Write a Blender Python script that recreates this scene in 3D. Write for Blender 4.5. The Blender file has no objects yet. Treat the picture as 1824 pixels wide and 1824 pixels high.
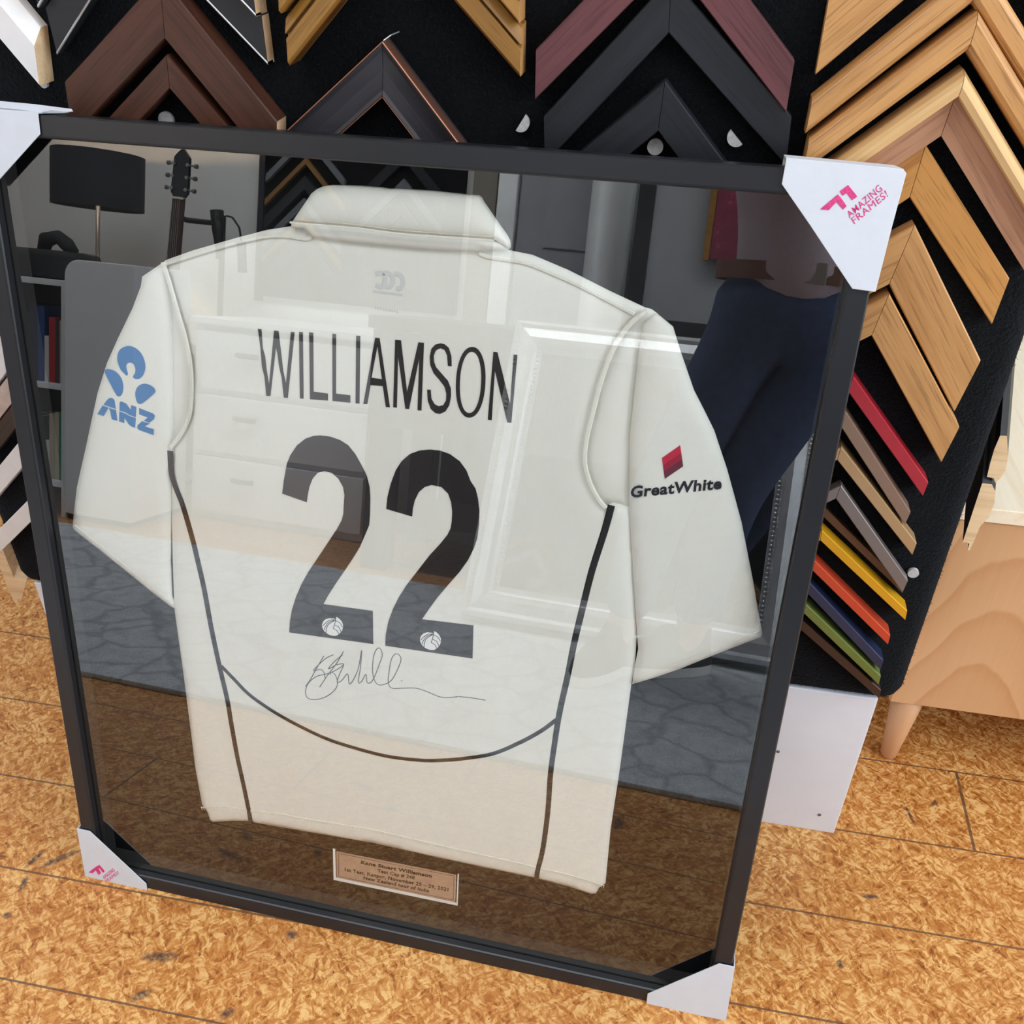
import bpy, bmesh, math, random
import numpy as np
from mathutils import Vector, Matrix, noise as mnoise
from mathutils.geometry import delaunay_2d_cdt, tessellate_polygon

S = bpy.context.scene
COL = S.collection
PI = math.pi
random.seed(7)

# ------------------------------------------------------------------ camera
# room axes: X along the floor boards, Y away from the photographer, Z up (metres)
CAM = Vector((0.7282, -0.6767, 1.2123))
RM = Matrix(((0.9825, -0.1149, -0.1464), (0.1859, 0.5722, 0.7988), (0.0080, 0.8121, -0.5835)))
_r0 = Vector(RM[0]).normalized(); _r2 = Vector(RM[2]); _r2 = (_r2 - _r0 * _r2.dot(_r0)).normalized()
_r1 = _r2.cross(_r0)
if _r1.dot(Vector(RM[1])) < 0: _r1 = -_r1
RM = Matrix((_r0, _r1, _r2))
FPX = 1706.17
cam_d = bpy.data.cameras.new('camera'); cam = bpy.data.objects.new('camera', cam_d); COL.objects.link(cam)
S.camera = cam
cam_d.sensor_width = 36; cam_d.lens = FPX / 1824 * 36; cam_d.clip_start = 0.01
_rt = Vector((RM[0][0], RM[1][0], RM[2][0])); _up = Vector((RM[0][1], RM[1][1], RM[2][1])); _fw = Vector((RM[0][2], RM[1][2], RM[2][2]))
cam.matrix_world = Matrix(((_rt.x, _up.x, -_fw.x, CAM.x), (_rt.y, _up.y, -_fw.y, CAM.y), (_rt.z, _up.z, -_fw.z, CAM.z), (0, 0, 0, 1)))

# ------------------------------------------------------------------ world, light, exposure
W = bpy.data.worlds.new('daylight'); S.world = W; W.use_nodes = True
bg = W.node_tree.nodes['Background']; bg.inputs[0].default_value = (0.80, 0.90, 1.0, 1); bg.inputs[1].default_value = 1.2
def area(name, loc, aim, sx, sy, energy, color):
    l = bpy.data.lights.new(name, 'AREA'); l.shape = 'RECTANGLE'; l.size = sx; l.size_y = sy; l.energy = energy; l.color = color
    o = bpy.data.objects.new(name, l); COL.objects.link(o); o.location = loc
    o.rotation_euler = (Vector(aim) - Vector(loc)).to_track_quat('-Z', 'Y').to_euler()
    return o
area('shop_window_light', (2.80, -0.7, 1.6), (0.3, -0.7, 0.7), 1.9, 2.8, 92, (0.88, 0.95, 1.0))
area('added_left_fill', (-3.0, 0.7, 1.7), (0.0, -0.6, 0.5), 1.6, 2.2, 24, (0.86, 0.94, 1.0))  # fill lamp added out of view on the left
area('added_overhead_fill', (-0.1, -0.9, 2.66), (-0.1, -0.75, 0), 3.0, 1.0, 28, (0.92, 0.97, 1.0))  # added overhead lamp out of view, soft fill for the shop
wash = area('added_back_wall_wash', (-0.1, -1.25, 2.66), (-0.1, -2.3, 0.7), 3.6, 0.5, 78, (0.94, 0.98, 1.0)); wash.data.spread = math.radians(125)  # added lamp, unseen; brightens the back wall and rug mirrored in the glass
S.view_settings.view_transform = 'Standard'; S.view_settings.look = 'None'
S.view_settings.exposure = -0.25; S.view_settings.gamma = 1.0; S.view_settings.use_curve_mapping = False
S.cycles.max_bounces = 10; S.cycles.transparent_max_bounces = 12; S.cycles.glossy_bounces = 5
S.cycles.sample_clamp_indirect = 6.0; S.cycles.caustics_reflective = False; S.cycles.caustics_refractive = False

# ------------------------------------------------------------------ geometry of the leaning frame
FA = Vector((0.9993, -0.0372, 0.0)).normalized()
FB = Vector((0.0078, 0.2084, 0.9780)).normalized()
FW = -FA.cross(FB).normalized()
if FW.y > 0: FW = -FW
FWID = 0.8837
def fpt(u, v, d=0.0):                    # point of the frame: along the bottom, up the side, behind the front face
    return FA * u + FB * v - FW * d
def ray(px, py):
    v = RM @ Vector((px - 912, -(py - 912), FPX)); return v.normalized()
def hit(px, py, p0, n):
    r = ray(px, py); return CAM + r * ((Vector(p0) - CAM).dot(n) / r.dot(n))
def fuv(px, py, d):
    p = hit(px, py, FW * -d, FW); return (p.dot(FA), p.dot(FB))
def yz(px, py, y):
    p = hit(px, py, (0, y, 0), Vector((0, 1, 0))); return p
def crop(x0, y0, s, pts): return [(x0 + a / s, y0 + b / s) for a, b in pts]

# ------------------------------------------------------------------ materials
def lin(c):
    f = lambda v: (v / 255) / 12.92 if v / 255 <= 0.04045 else ((v / 255 + 0.055) / 1.055) ** 2.4
    return (f(c[0]), f(c[1]), f(c[2]), 1)
class NT:
    def __init__(s, name):
        s.m = bpy.data.materials.new(name); s.m.use_nodes = True; s.t = s.m.node_tree; s.p = s.t.nodes['Principled BSDF']
    def n(s, typ, **kw):
        nd = s.t.nodes.new(typ)
        for k, v in kw.items():
            if k.startswith('i_'):
                key = k[2:]; nd.inputs[int(key) if key.isdigit() else key.replace('_', ' ')].default_value = v
            else: setattr(nd, k, v)
        return nd
    def l(s, a, b): s.t.links.new(a, b)
    def math(s, op, a, b=None, clamp=False):
        nd = s.n('ShaderNodeMath', operation=op, use_clamp=clamp)
        for i, v in enumerate((a, b)):
            if v is None: continue
            if hasattr(v, 'links'): s.l(v, nd.inputs[i])
            else: nd.inputs[i].default_value = v
        return nd.outputs[0]
    def mix(s, fac, a, b, mode='MIX'):
        nd = s.n('ShaderNodeMix', data_type='RGBA', blend_type=mode)
        for k, v in ((0, fac), (6, a), (7, b)):
            if hasattr(v, 'links'): s.l(v, nd.inputs[k])
            else: nd.inputs[k].default_value = v
        return nd.outputs[2]
    def ramp(s, fac, stops):
        nd = s.n('ShaderNodeValToRGB'); cr = nd.color_ramp
        while len(cr.elements) < len(stops): cr.elements.new(0.5)
        for e, (p, c) in zip(cr.elements, stops): e.position = p; e.color = c
        s.l(fac, nd.inputs[0]); return nd.outputs[0]
    def noise(s, vec, scale, detail=3, rough=0.55, dist=0.0):
        nd = s.n('ShaderNodeTexNoise'); nd.inputs['Scale'].default_value = scale; nd.inputs['Detail'].default_value = detail
        nd.inputs['Roughness'].default_value = rough; nd.inputs['Distortion'].default_value = dist
        if vec is not None: s.l(vec, nd.inputs['Vector'])
        return nd
    def coords(s, kind='Object', scale=(1, 1, 1), rnd=False):
        tc = s.n('ShaderNodeTexCoord'); mp = s.n('ShaderNodeMapping'); mp.inputs['Scale'].default_value = scale
        v = tc.outputs[kind]
        if rnd:
            oi = s.n('ShaderNodeObjectInfo'); ad = s.n('ShaderNodeVectorMath', operation='ADD'); cm = s.n('ShaderNodeCombineXYZ')
            k = s.math('MULTIPLY', oi.outputs['Random'], 37.0); s.l(k, cm.inputs[0]); s.l(k, cm.inputs[2])
            s.l(v, ad.inputs[0]); s.l(cm.outputs[0], ad.inputs[1]); v = ad.outputs[0]
        s.l(v, mp.inputs['Vector']); return mp.outputs[0]
    def bump(s, h, strength=0.3, dist=0.002):
        b = s.n('ShaderNodeBump'); b.inputs['Strength'].default_value = strength; b.inputs['Distance'].default_value = dist
        s.l(h, b.inputs['Height']); s.l(b.outputs[0], s.p.inputs['Normal'])
    def base(s, c):
        if hasattr(c, 'links'): s.l(c, s.p.inputs['Base Color'])
        else: s.p.inputs['Base Color'].default_value = c
    def set(s, **kw):
        for k, v in kw.items(): s.p.inputs[k.replace('_', ' ')].default_value = v
        return s
MATS = {}
def plain(name, rgb, rough=0.5, metal=0.0, spec=0.5, var=0.06, scale=25, bump=0.0):
    if name in MATS: return MATS[name]
    t = NT(name); c = lin(rgb); v = t.coords(rnd=True); nz = t.noise(v, scale, 4)
    lo = tuple(x * (1 - var) for x in c[:3]) + (1,); hi = tuple(min(1, x * (1 + var)) for x in c[:3]) + (1,)
    t.base(t.ramp(nz.outputs['Fac'], [(0.3, lo), (0.7, hi)])); t.set(Roughness=rough, Metallic=metal); t.p.inputs['Specular IOR Level'].default_value = spec
    if bump: t.bump(t.noise(v, scale * 8, 3).outputs['Fac'], bump, 0.001)
    MATS[name] = t.m; return t.m
def wood(name, light, dark, rough=0.45, ring=1.0, pores=1.0, bump=0.15, fine=1.0):
    t = NT(name); v = t.coords('Object', (3.2, 60 * ring, 60 * ring), rnd=True)
    a = t.noise(v, 1.0, 5, 0.6, 0.6).outputs['Fac']
    v2 = t.coords('Object', (14 * fine, 420 * fine, 420 * fine), rnd=True); b = t.noise(v2, 1.0, 3, 0.6).outputs['Fac']
    c = t.ramp(a, [(0.28, lin(dark)), (0.52, lin(light)), (0.8, tuple(min(1, k * 1.12) for k in lin(light)[:3]) + (1,))])
    pm = t.ramp(b, [(0.36, (1, 1, 1, 1)), (0.46, (0, 0, 0, 1))])
    dk = tuple(k * 0.55 for k in lin(dark)[:3]) + (1,)
    t.base(t.mix(t.math('MULTIPLY', pm, 0.55 * pores), c, dk)); t.set(Roughness=rough); t.bump(b, bump, 0.0006)
    MATS[name] = t.m; return t.m

OAK = wood('oak_veneer', (198, 147, 92), (172, 120, 68))
OAK_HONEY = wood('honey_oak', (196, 140, 76), (168, 110, 52))
PINE = wood('clear_pine', (216, 178, 126), (196, 152, 98), pores=0.3)
RIMU = wood('pinkish_wood', (186, 140, 110), (158, 108, 80), pores=0.7)
RAW = wood('raw_cut_wood', (232, 202, 162), (206, 172, 130), rough=0.8, pores=0.4)
WALNUT = wood('reddish_brown_wood', (80, 48, 36), (54, 30, 20), rough=0.42, pores=0.8)
MAROON = wood('maroon_stain', (104, 62, 66), (84, 48, 52), rough=0.45, pores=0.9)
BLACKW = wood('black_stained_wood', (34, 37, 43), (26, 28, 33), rough=0.42, pores=0.6, bump=0.3)
GOLD = wood('golden_oak', (150, 108, 48), (112, 74, 28), rough=0.4)
PEWTER = wood('pewter_finish', (58, 56, 62), (38, 38, 44), rough=0.32, pores=0.4)
DARKBROWN = wood('dark_brown_wood', (52, 38, 34), (38, 28, 25), rough=0.5)
def cathedral(name, light, dark):
    t = NT(name); v = t.coords('Object', (1, 1, 1), rnd=False); sp = t.n('ShaderNodeSeparateXYZ'); t.l(v, sp.inputs[0])
    # plain-sawn board: nested rings of a shallow cut through the log, long along the grain (local x)
    wob = t.noise(t.coords('Object', (2.2, 6, 6)), 1.0, 3).outputs['Fac']
    a = t.math('MULTIPLY', sp.outputs[0], sp.outputs[0]); b = t.math('SUBTRACT', sp.outputs[2], 0.415); bb = t.math('MULTIPLY', t.math('MULTIPLY', b, b), 14.0)
    k = t.math('ADD', t.math('ADD', t.math('MULTIPLY', sp.outputs[0], 1.1), bb), t.math('MULTIPLY', wob, 0.22))
    rg = t.math('FRACT', t.math('MULTIPLY', k, 8.5)); soft = t.ramp(rg, [(0.0, (0, 0, 0, 1)), (0.72, (0.55, 0.55, 0.55, 1)), (0.93, (1, 1, 1, 1)), (1.0, (0, 0, 0, 1))])
    fib = t.noise(t.coords('Object', (6, 240, 240)), 1.0, 3).outputs['Fac']
    m = t.math('ADD', t.math('MULTIPLY', soft, 0.62), t.math('MULTIPLY', fib, 0.4))
    t.base(t.ramp(m, [(0.15, lin(light)), (0.95, lin(dark))])); t.set(Roughness=0.42); MATS[name] = t.m; return t.m
CABINET = cathedral('cherry_toned_pine', (216, 172, 130), (198, 146, 102))
TOPPINE = wood('sunlit_pine_top', (252, 238, 214), (242, 222, 192), rough=0.45, ring=0.6, pores=0.15, bump=0.05)  # bright sunlight on the board is painted into this near-white colour
ENDGRAIN = wood('end_grain', (206, 172, 128), (150, 116, 82), rough=0.7, ring=1.4)
def lacquer(name, rgb, rough=0.35): return plain(name, rgb, rough, var=0.03, scale=40)
WHITEM = lacquer('white_lacquer', (232, 230, 232), 0.4)
COPPER = plain('copper_edge', (190, 128, 100), 0.4, 0.3)
SILVER = plain('silver_bead', (206, 206, 208), 0.3, 0.7)
FRAMEBLK = plain('satin_black', (33, 35, 40), 0.34, spec=0.45, var=0.03)
MATBLK = plain('black_mat_board', (14, 14, 16), 0.9, spec=0.15)
CARD = plain('white_card', (211, 216, 227), 0.75, var=0.02, scale=60, bump=0.05)
CARDIN = plain('white_card_inside', (214, 214, 214), 0.85)
PLINTHW = plain('white_painted_board', (234, 238, 250), 0.6, var=0.03, scale=12, bump=0.06)

def fabric(name, rgb, rough=0.85):
    t = NT(name); tc = t.n('ShaderNodeTexCoord'); sx = t.n('ShaderNodeSeparateXYZ'); t.l(tc.outputs['Object'], sx.inputs[0])
    w1 = t.math('SINE', t.math('MULTIPLY', sx.outputs[0], 3400.0)); w2 = t.math('SINE', t.math('MULTIPLY', sx.outputs[2], 2600.0))
    weave = t.math('ADD', t.math('MULTIPLY', w1, 0.6), t.math('MULTIPLY', w2, 0.4))
    nz = t.noise(t.coords('Object', (1, 1, 0.35)), 9, 3); fold = t.math('MULTIPLY', nz.outputs['Fac'], 26.0)
    h = t.math('ADD', t.math('MULTIPLY', weave, 0.12), fold)
    c = lin(rgb); c2 = tuple(k * 0.955 for k in c[:3]) + (1,)
    ww = t.math('ADD', t.math('MULTIPLY', weave, 0.5), 0.5)
    t.base(t.mix(ww, c2, c)); t.set(Roughness=rough); t.p.inputs['Specular IOR Level'].default_value = 0.2
    t.p.inputs['Sheen Weight'].default_value = 0.15
    t.bump(h, 0.35, 0.0006); MATS[name] = t.m; return t.m
CREAM = fabric('cream_knit', (243, 242, 235))
CREAMSEAM = plain('cream_binding', (240, 238, 229), 0.85, spec=0.2, var=0.04, scale=300, bump=0.2)
THREAD = plain('cream_thread', (246, 244, 232), 0.7)
PRINT = plain('charcoal_print', (36, 34, 37), 0.5, spec=0.35, var=0.02)
PIPING = plain('charcoal_piping', (46, 46, 48), 0.85, spec=0.2, var=0.15, scale=700)
BLUEP = plain('bright_blue_print', (0, 116, 186), 0.5, var=0.02)
INK = plain('marker_ink', (104, 106, 108), 0.6)
EMBW = plain('white_print', (250, 250, 252), 0.5)
SHADOWP = plain('grey_label_print', (222, 222, 222), 0.85, var=0.06, scale=900)
PINKP = plain('pink_stamp_ink', (212, 62, 130), 0.7, var=0.25, scale=500)
BRONZE = plain('bronze_plate', (196, 162, 140), 0.45, 0.15, var=0.04)
ENGR = plain('engraved_dark', (36, 26, 22), 0.6)

def carpet(name, c_lo, c_hi, scale=260):
    t = NT(name); v = t.coords('Object'); a = t.noise(v, scale, 4, 0.7).outputs['Fac']; b = t.noise(v, 22, 3).outputs['Fac']
    k = t.math('ADD', t.math('MULTIPLY', a, 0.75), t.math('MULTIPLY', b, 0.25))
    t.base(t.ramp(k, [(0.38, lin(c_lo)), (0.66, lin(c_hi))])); t.set(Roughness=0.95); t.p.inputs['Specular IOR Level'].default_value = 0.1
    t.p.inputs['Sheen Weight'].default_value = 0.08; t.p.inputs['Sheen Roughness'].default_value = 0.5
    t.p.inputs['Sheen Tint'].default_value = (0.55, 0.65, 0.8, 1)
    t.bump(a, 1.0, 0.006); MATS[name] = t.m; return t.m
CARPET = carpet('black_carpet', (2, 2, 3), (17, 19, 23))

def glass_front():
    t = NT('picture_glass'); t.t.nodes.remove(t.p); out = t.t.nodes['Material Output']
    lw = t.n('ShaderNodeLayerWeight'); lw.inputs['Blend'].default_value = 0.5
    f = t.math('ADD', t.math('MULTIPLY', t.math('POWER', lw.outputs['Facing'], 5.0), 0.84), 0.135)
    tr = t.n('ShaderNodeBsdfTransparent'); tr.inputs[0].default_value = (0.985, 0.99, 0.985, 1)
    gl = t.n('ShaderNodeBsdfGlossy'); gl.inputs['Roughness'].default_value = 0.0; gl.inputs['Color'].default_value = (0.98, 0.99, 1, 1)
    mx = t.n('ShaderNodeMixShader'); t.l(f, mx.inputs[0]); t.l(tr.outputs[0], mx.inputs[1]); t.l(gl.outputs[0], mx.inputs[2]); t.l(mx.outputs[0], out.inputs[0])
    return t.m
def clear(name, tint=(0.97, 0.98, 0.98, 1)):
    t = NT(name); t.t.nodes.remove(t.p); out = t.t.nodes['Material Output']
    tr = t.n('ShaderNodeBsdfTransparent'); tr.inputs[0].default_value = tint; t.l(tr.outputs[0], out.inputs[0]); return t.m
GLASS = glass_front(); GLASSIN = clear('glass_body')

def floor_material():
    t = NT('strand_board_floor'); tc = t.n('ShaderNodeTexCoord'); sp = t.n('ShaderNodeSeparateXYZ'); t.l(tc.outputs['Object'], sp.inputs[0])
    P = tc.outputs['Object']
    # strands: cells of an anisotropic, warped voronoi, laid every way
    wn = t.noise(P, 26, 2); wv = t.n('ShaderNodeVectorMath', operation='SCALE'); t.l(wn.outputs['Color'], wv.inputs[0]); wv.inputs['Scale'].default_value = 0.03
    ad = t.n('ShaderNodeVectorMath', operation='ADD'); t.l(P, ad.inputs[0]); t.l(wv.outputs[0], ad.inputs[1])
    def flakes(rot, sc):
        m0 = t.n('ShaderNodeMapping'); m0.inputs['Rotation'].default_value = (0, 0, rot); mp = t.n('ShaderNodeMapping'); mp.inputs['Scale'].default_value = sc
        t.l(ad.outputs[0], m0.inputs[0]); t.l(m0.outputs[0], mp.inputs[0]); vo = t.n('ShaderNodeTexVoronoi'); vo.inputs['Scale'].default_value = 1.0; t.l(mp.outputs[0], vo.inputs['Vector'])
        bw = t.n('ShaderNodeSeparateColor'); t.l(vo.outputs['Color'], bw.inputs[0]); return bw.outputs[0], vo.outputs['Distance']
    f1, d1 = flakes(0.5, (70, 240, 1)); f2, d2 = flakes(-0.7, (95, 330, 1)); f3, d3 = flakes(1.2, (80, 260, 1))
    big = t.noise(P, 5, 4, 0.6).outputs['Fac']
    
    def strands(ang, sc):
        m0 = t.n('ShaderNodeMapping'); m0.inputs['Rotation'].default_value = (0, 0, ang); mp = t.n('ShaderNodeMapping'); mp.inputs['Scale'].default_value = sc; t.l(ad.outputs[0], m0.inputs[0]); t.l(m0.outputs[0], mp.inputs[0])
        return t.noise(mp.outputs[0], 1.0, 5, 0.7, 0.9).outputs['Fac']
    sa, sb_, sc_ = strands(0.9, (34, 130, 1)), strands(1.5, (30, 120, 1)), strands(-0.5, (38, 140, 1))
    pn = t.n('ShaderNodeTexVoronoi'); pn.inputs['Scale'].default_value = 26; t.l(ad.outputs[0], pn.inputs['Vector']); pc_ = t.n('ShaderNodeSeparateColor'); t.l(pn.outputs['Color'], pc_.inputs[0])
    k1 = t.math('GREATER_THAN', pc_.outputs[0], 0.40); k2 = t.math('GREATER_THAN', pc_.outputs[0], 0.74)
    def mixv(f, a, b): return t.math('ADD', a, t.math('MULTIPLY', f, t.math('SUBTRACT', b, a)))
    mid = mixv(k2, mixv(k1, sa, sb_), sc_); fine = t.noise(P, 210, 4, 0.7, 0.8).outputs['Fac']
    m = t.math('ADD', t.math('MULTIPLY', f1, 0.20), t.math('MULTIPLY', f2, 0.18)); m = t.math('ADD', m, t.math('MULTIPLY', f3, 0.14))
    m = t.math('ADD', m, t.math('MULTIPLY', mid, 0.62)); m = t.math('ADD', m, t.math('MULTIPLY', fine, 0.20))
    c = t.ramp(m, [(0.42, lin((122, 68, 30))), (0.54, lin((170, 106, 48))), (0.67, lin((194, 134, 70))), (0.82, lin((226, 180, 116)))])
    c = t.mix(t.math('MULTIPLY', t.ramp(big, [(0.42, (0, 0, 0, 1)), (0.72, (1, 1, 1, 1))]), 0.30), c, lin((168, 92, 34)))
    sp2 = t.noise(P, 95, 2, 0.5).outputs['Fac']
    c = t.mix(t.ramp(sp2, [(0.70, (0, 0, 0, 1)), (0.75, (0.8, 0.8, 0.8, 1))]), c, lin((84, 46, 26)))
    # scuff marks ground into the varnish
    marks = [(0.157, -0.092, .026, .0075, .2), (0.157, -0.144, .016, .006, .6), (0.2746, -0.144, .010, .007, .7), (-0.081, -0.030, .005, .014, .2), (-0.055, 0.016, .030, .006, .75),
             (-0.089, 0.0094, .005, .016, -.4), (0.3153, -0.030, .010, .006, 0), (-0.075, -0.077, .007, .005, 0), (1.0855, 0.1773, .013, .004, .1), (1.036, 0.0686, .006, .006, 0),
             (0.26, -0.36, .028, .009, .3), (0.33, -0.31, .012, .010, .2), (0.53, -0.33, .009, .008, 0), (0.70, -0.42, .011, .026, .1), (0.80, -0.26, .007, .006, 0), (1.2, 0.36, .01, .004, .8), (1.16, 0.33, .003, .02, .3)]
    tot = None
    for (mx, my, ra, rb, an) in marks:
        dx = t.math('SUBTRACT', sp.outputs[0], mx); dy = t.math('SUBTRACT', sp.outputs[1], my); ca, sa = math.cos(an), math.sin(an)
        ex = t.math('ADD', t.math('MULTIPLY', dx, ca / ra), t.math('MULTIPLY', dy, sa / ra)); ey = t.math('SUBTRACT', t.math('MULTIPLY', dy, ca / rb), t.math('MULTIPLY', dx, sa / rb))
        q = t.math('SUBTRACT', 1.25, t.math('ADD', t.math('MULTIPLY', ex, ex), t.math('MULTIPLY', ey, ey)), True)
        tot = q if tot is None else t.math('MAXIMUM', tot, q)
    tot = t.math('MULTIPLY', tot, t.ramp(t.noise(P, 160, 3).outputs['Fac'], [(0.3, (0.25, 0.25, 0.25, 1)), (0.6, (0.95, 0.95, 0.95, 1))]))
    c = t.mix(tot, c, lin((66, 54, 52)))
    # joints between the boards, every 146.5 mm, ends staggered
    g = t.math('FRACT', t.math('DIVIDE', t.math('ADD', sp.outputs[1], 0.0108 + 14.65), 0.1465)); row = t.math('FLOOR', t.math('DIVIDE', t.math('ADD', sp.outputs[1], 0.0108 + 14.65), 0.1465))
    wob = t.math('MULTIPLY', t.noise(P, 60, 2).outputs['Fac'], 0.008)
    e = t.math('MINIMUM', g, t.math('SUBTRACT', 1.0, g)); j1 = t.math('LESS_THAN', t.math('SUBTRACT', e, wob), 0.0058)
    off = t.math('MULTIPLY', t.math('FRACT', t.math('MULTIPLY', row, 0.1093)), 2.4)
    gx = t.math('FRACT', t.math('DIVIDE', t.math('ADD', t.math('ADD', sp.outputs[0], 12.0 - 1.244 + JOFF), off), 2.4)); ex = t.math('MINIMUM', gx, t.math('SUBTRACT', 1.0, gx)); j2 = t.math('LESS_THAN', ex, 0.0009)
    j = t.math('MAXIMUM', j1, j2)
    c = t.mix(t.math('MULTIPLY', j, 0.85), c, lin((92, 66, 50)))
    t.base(c); h = t.math('SUBTRACT', t.math('ADD', t.math('MULTIPLY', mid, 0.7), t.math('MULTIPLY', f1, 0.3)), t.math('MULTIPLY', j, 0.9))
    t.bump(h, 0.32, 0.0025); t.set(Roughness=0.3); t.p.inputs['Specular IOR Level'].default_value = 0.5
    return t.m
JOFF = -0.35664
FLOORM = floor_material()

# ------------------------------------------------------------------ mesh helpers
def tag(o, label=None, cat=None, group=None, kind=None):
    for k, v in (('label', label), ('category', cat), ('group', group), ('kind', kind)):
        if v: o[k] = v
    return o
def thing(name, loc, label, cat, group=None):
    o = bpy.data.objects.new(name, None); COL.objects.link(o); o.location = loc; o.empty_display_size = 0.05
    return tag(o, label, cat, group)
def wloc(o):
    v = Vector(o.location); p = o.parent
    while p: v += Vector(p.location); p = p.parent
    return v
def link(name, me, mats, parent=None, loc=(0, 0, 0), smooth=False):
    o = bpy.data.objects.new(name, me); COL.objects.link(o)
    for m in (mats if isinstance(mats, (list, tuple)) else [mats]): me.materials.append(m)
    if parent is not None: o.parent = parent
    o.location = loc
    if smooth:
        me.polygons.foreach_set('use_smooth', [True] * len(me.polygons))
    return o
def mesh(name, verts, faces, mats, parent=None, smooth=False, idx=None, bevel=0.0, seg=2):
    """verts in room coordinates; stored relative to the parent"""
    base = wloc(parent) if parent is not None else Vector((0, 0, 0))
    me = bpy.data.meshes.new(name); me.from_pydata([tuple(Vector(v) - base) for v in verts], [], faces); me.validate(); me.update()
    bm = bmesh.new(); bm.from_mesh(me); bmesh.ops.recalc_face_normals(bm, faces=bm.faces)
    if bevel:
        bmesh.ops.bevel(bm, geom=[e for e in bm.edges if len(e.link_faces) == 2 and e.calc_face_angle(0) > 0.5], offset=bevel, segments=seg, affect='EDGES', profile=0.6, clamp_overlap=True)
    bm.to_mesh(me); bm.free()
    if idx:
        for p, k in zip(me.polygons, idx): p.material_index = k
    return link(name, me, mats, parent, smooth=smooth)
BOXF = [(0, 1, 2, 3), (4, 7, 6, 5), (0, 4, 5, 1), (1, 5, 6, 2), (2, 6, 7, 3), (3, 7, 4, 0)]
def boxv(x0, x1, y0, y1, z0, z1): return [(x0, y0, z0), (x1, y0, z0), (x1, y0, z1), (x0, y0, z1), (x0, y1, z0), (x1, y1, z0), (x1, y1, z1), (x0, y1, z1)]
def box(name, x0, x1, y0, y1, z0, z1, mat, parent=None, bevel=0.0, seg=2): return mesh(name, boxv(x0, x1, y0, y1, z0, z1), BOXF, mat, parent, bevel=bevel, seg=seg)
class MB:
    def __init__(s): s.v = []; s.f = []
    def add(s, v, f): k = len(s.v); s.v += [Vector(p) for p in v]; s.f += [tuple(i + k for i in q) for q in f]; return s
    def box(s, *a): return s.add(boxv(*a), BOXF)
    def tube(s, pts, r, n=8, cap=True):
        pts = [Vector(p) for p in pts]; rs = r if isinstance(r, (list, tuple)) else [r] * len(pts); V = []; F = []
        for i, p in enumerate(pts):
            d = (pts[min(i + 1, len(pts) - 1)] - pts[max(i - 1, 0)]).normalized(); a = d.cross(Vector((0, 0, 1)) if abs(d.z) < 0.95 else Vector((1, 0, 0))).normalized(); b = d.cross(a)
            V += [p + (a * math.cos(2 * PI * k / n) + b * math.sin(2 * PI * k / n)) * rs[i] for k in range(n)]
        for i in range(len(pts) - 1):
            for k in range(n): F.append((i * n + k, i * n + (k + 1) % n, (i + 1) * n + (k + 1) % n, (i + 1) * n + k))
        if cap: F.append(tuple(range(n - 1, -1, -1))); F.append(tuple((len(pts) - 1) * n + k for k in range(n)))
        return s.add(V, F)
    def lathe(s, c, prof, n=28, axis='Z'):
        V = []; F = []; c = Vector(c)
        for (r, z) in prof:
            for k in range(n):
                a = 2 * PI * k / n; q = (r * math.cos(a), r * math.sin(a), z)
                V.append(c + (Vector(q) if axis == 'Z' else Vector((q[0], q[2], q[1])) if axis == 'Y' else Vector((q[2], q[0], q[1]))))
        for i in range(len(prof) - 1):
            for k in range(n): F.append((i * n + k, i * n + (k + 1) % n, (i + 1) * n + (k + 1) % n, (i + 1) * n + k))
        return s.add(V, F)
    def prism(s, poly, off):                     # polygon (3D) swept by off
        n = len(poly); V = [Vector(p) for p in poly] + [Vector(p) + Vector(off) for p in poly]
        return s.add(V, [tuple(range(n)), tuple(range(2 * n - 1, n - 1, -1))] + [(i, i + n, (i + 1) % n + n, (i + 1) % n) for i in range(n)])
    def build(s, name, mat, parent=None, smooth=False, bevel=0.0, seg=2): return mesh(name, s.v, s.f, mat, parent, smooth, bevel=bevel, seg=seg)

# ------------------------------------------------------------------ setting
def struct(o): o['kind'] = 'structure'; return o
X0, X1, Y0, Y1, ZC = -3.2, 2.9, -2.42, 2.4, 2.72
me = bpy.data.meshes.new('floor'); me.from_pydata([(X0 - .1, Y0 - .1, 0), (X1 + .1, Y0 - .1, 0), (X1 + .1, Y1 + .1, 0), (X0 - .1, Y1 + .1, 0), (X0 - .1, Y0 - .1, -.05), (X1 + .1, Y0 - .1, -.05), (X1 + .1, Y1 + .1, -.05), (X0 - .1, Y1 + .1, -.05)], [], [(0, 1, 2, 3), (7, 6, 5, 4), (0, 4, 5, 1), (1, 5, 6, 2), (2, 6, 7, 3), (3, 7, 4, 0)])
struct(link('floor', me, FLOORM))
WALLM = plain('white_wall_paint', (228, 228, 226), 0.85, var=0.02, scale=6)
CEILM = plain('ceiling_paint', (238, 238, 236), 0.9, var=0.02)
TRIMM = plain('painted_trim', (214, 216, 220), 0.5)
struct(box('wall_back', X0, X1, Y0 - .1, Y0, 0, ZC, WALLM))
struct(box('wall_front', X0, X1, Y1, Y1 + .1, 0, ZC, WALLM))
def wall_x(name, x, s, y0, y1, z0, z1):
    m = MB(); a, b = sorted((x, x + s * .1))
    m.box(a, b, Y0, y0, 0, ZC); m.box(a, b, y1, Y1, 0, ZC); m.box(a, b, y0, y1, 0, z0); m.box(a, b, y0, y1, z1, ZC)
    return struct(m.build(name, WALLM))
wall_x('wall_right', X1, 1, -2.1, 0.7, 0.55, 2.55)
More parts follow.
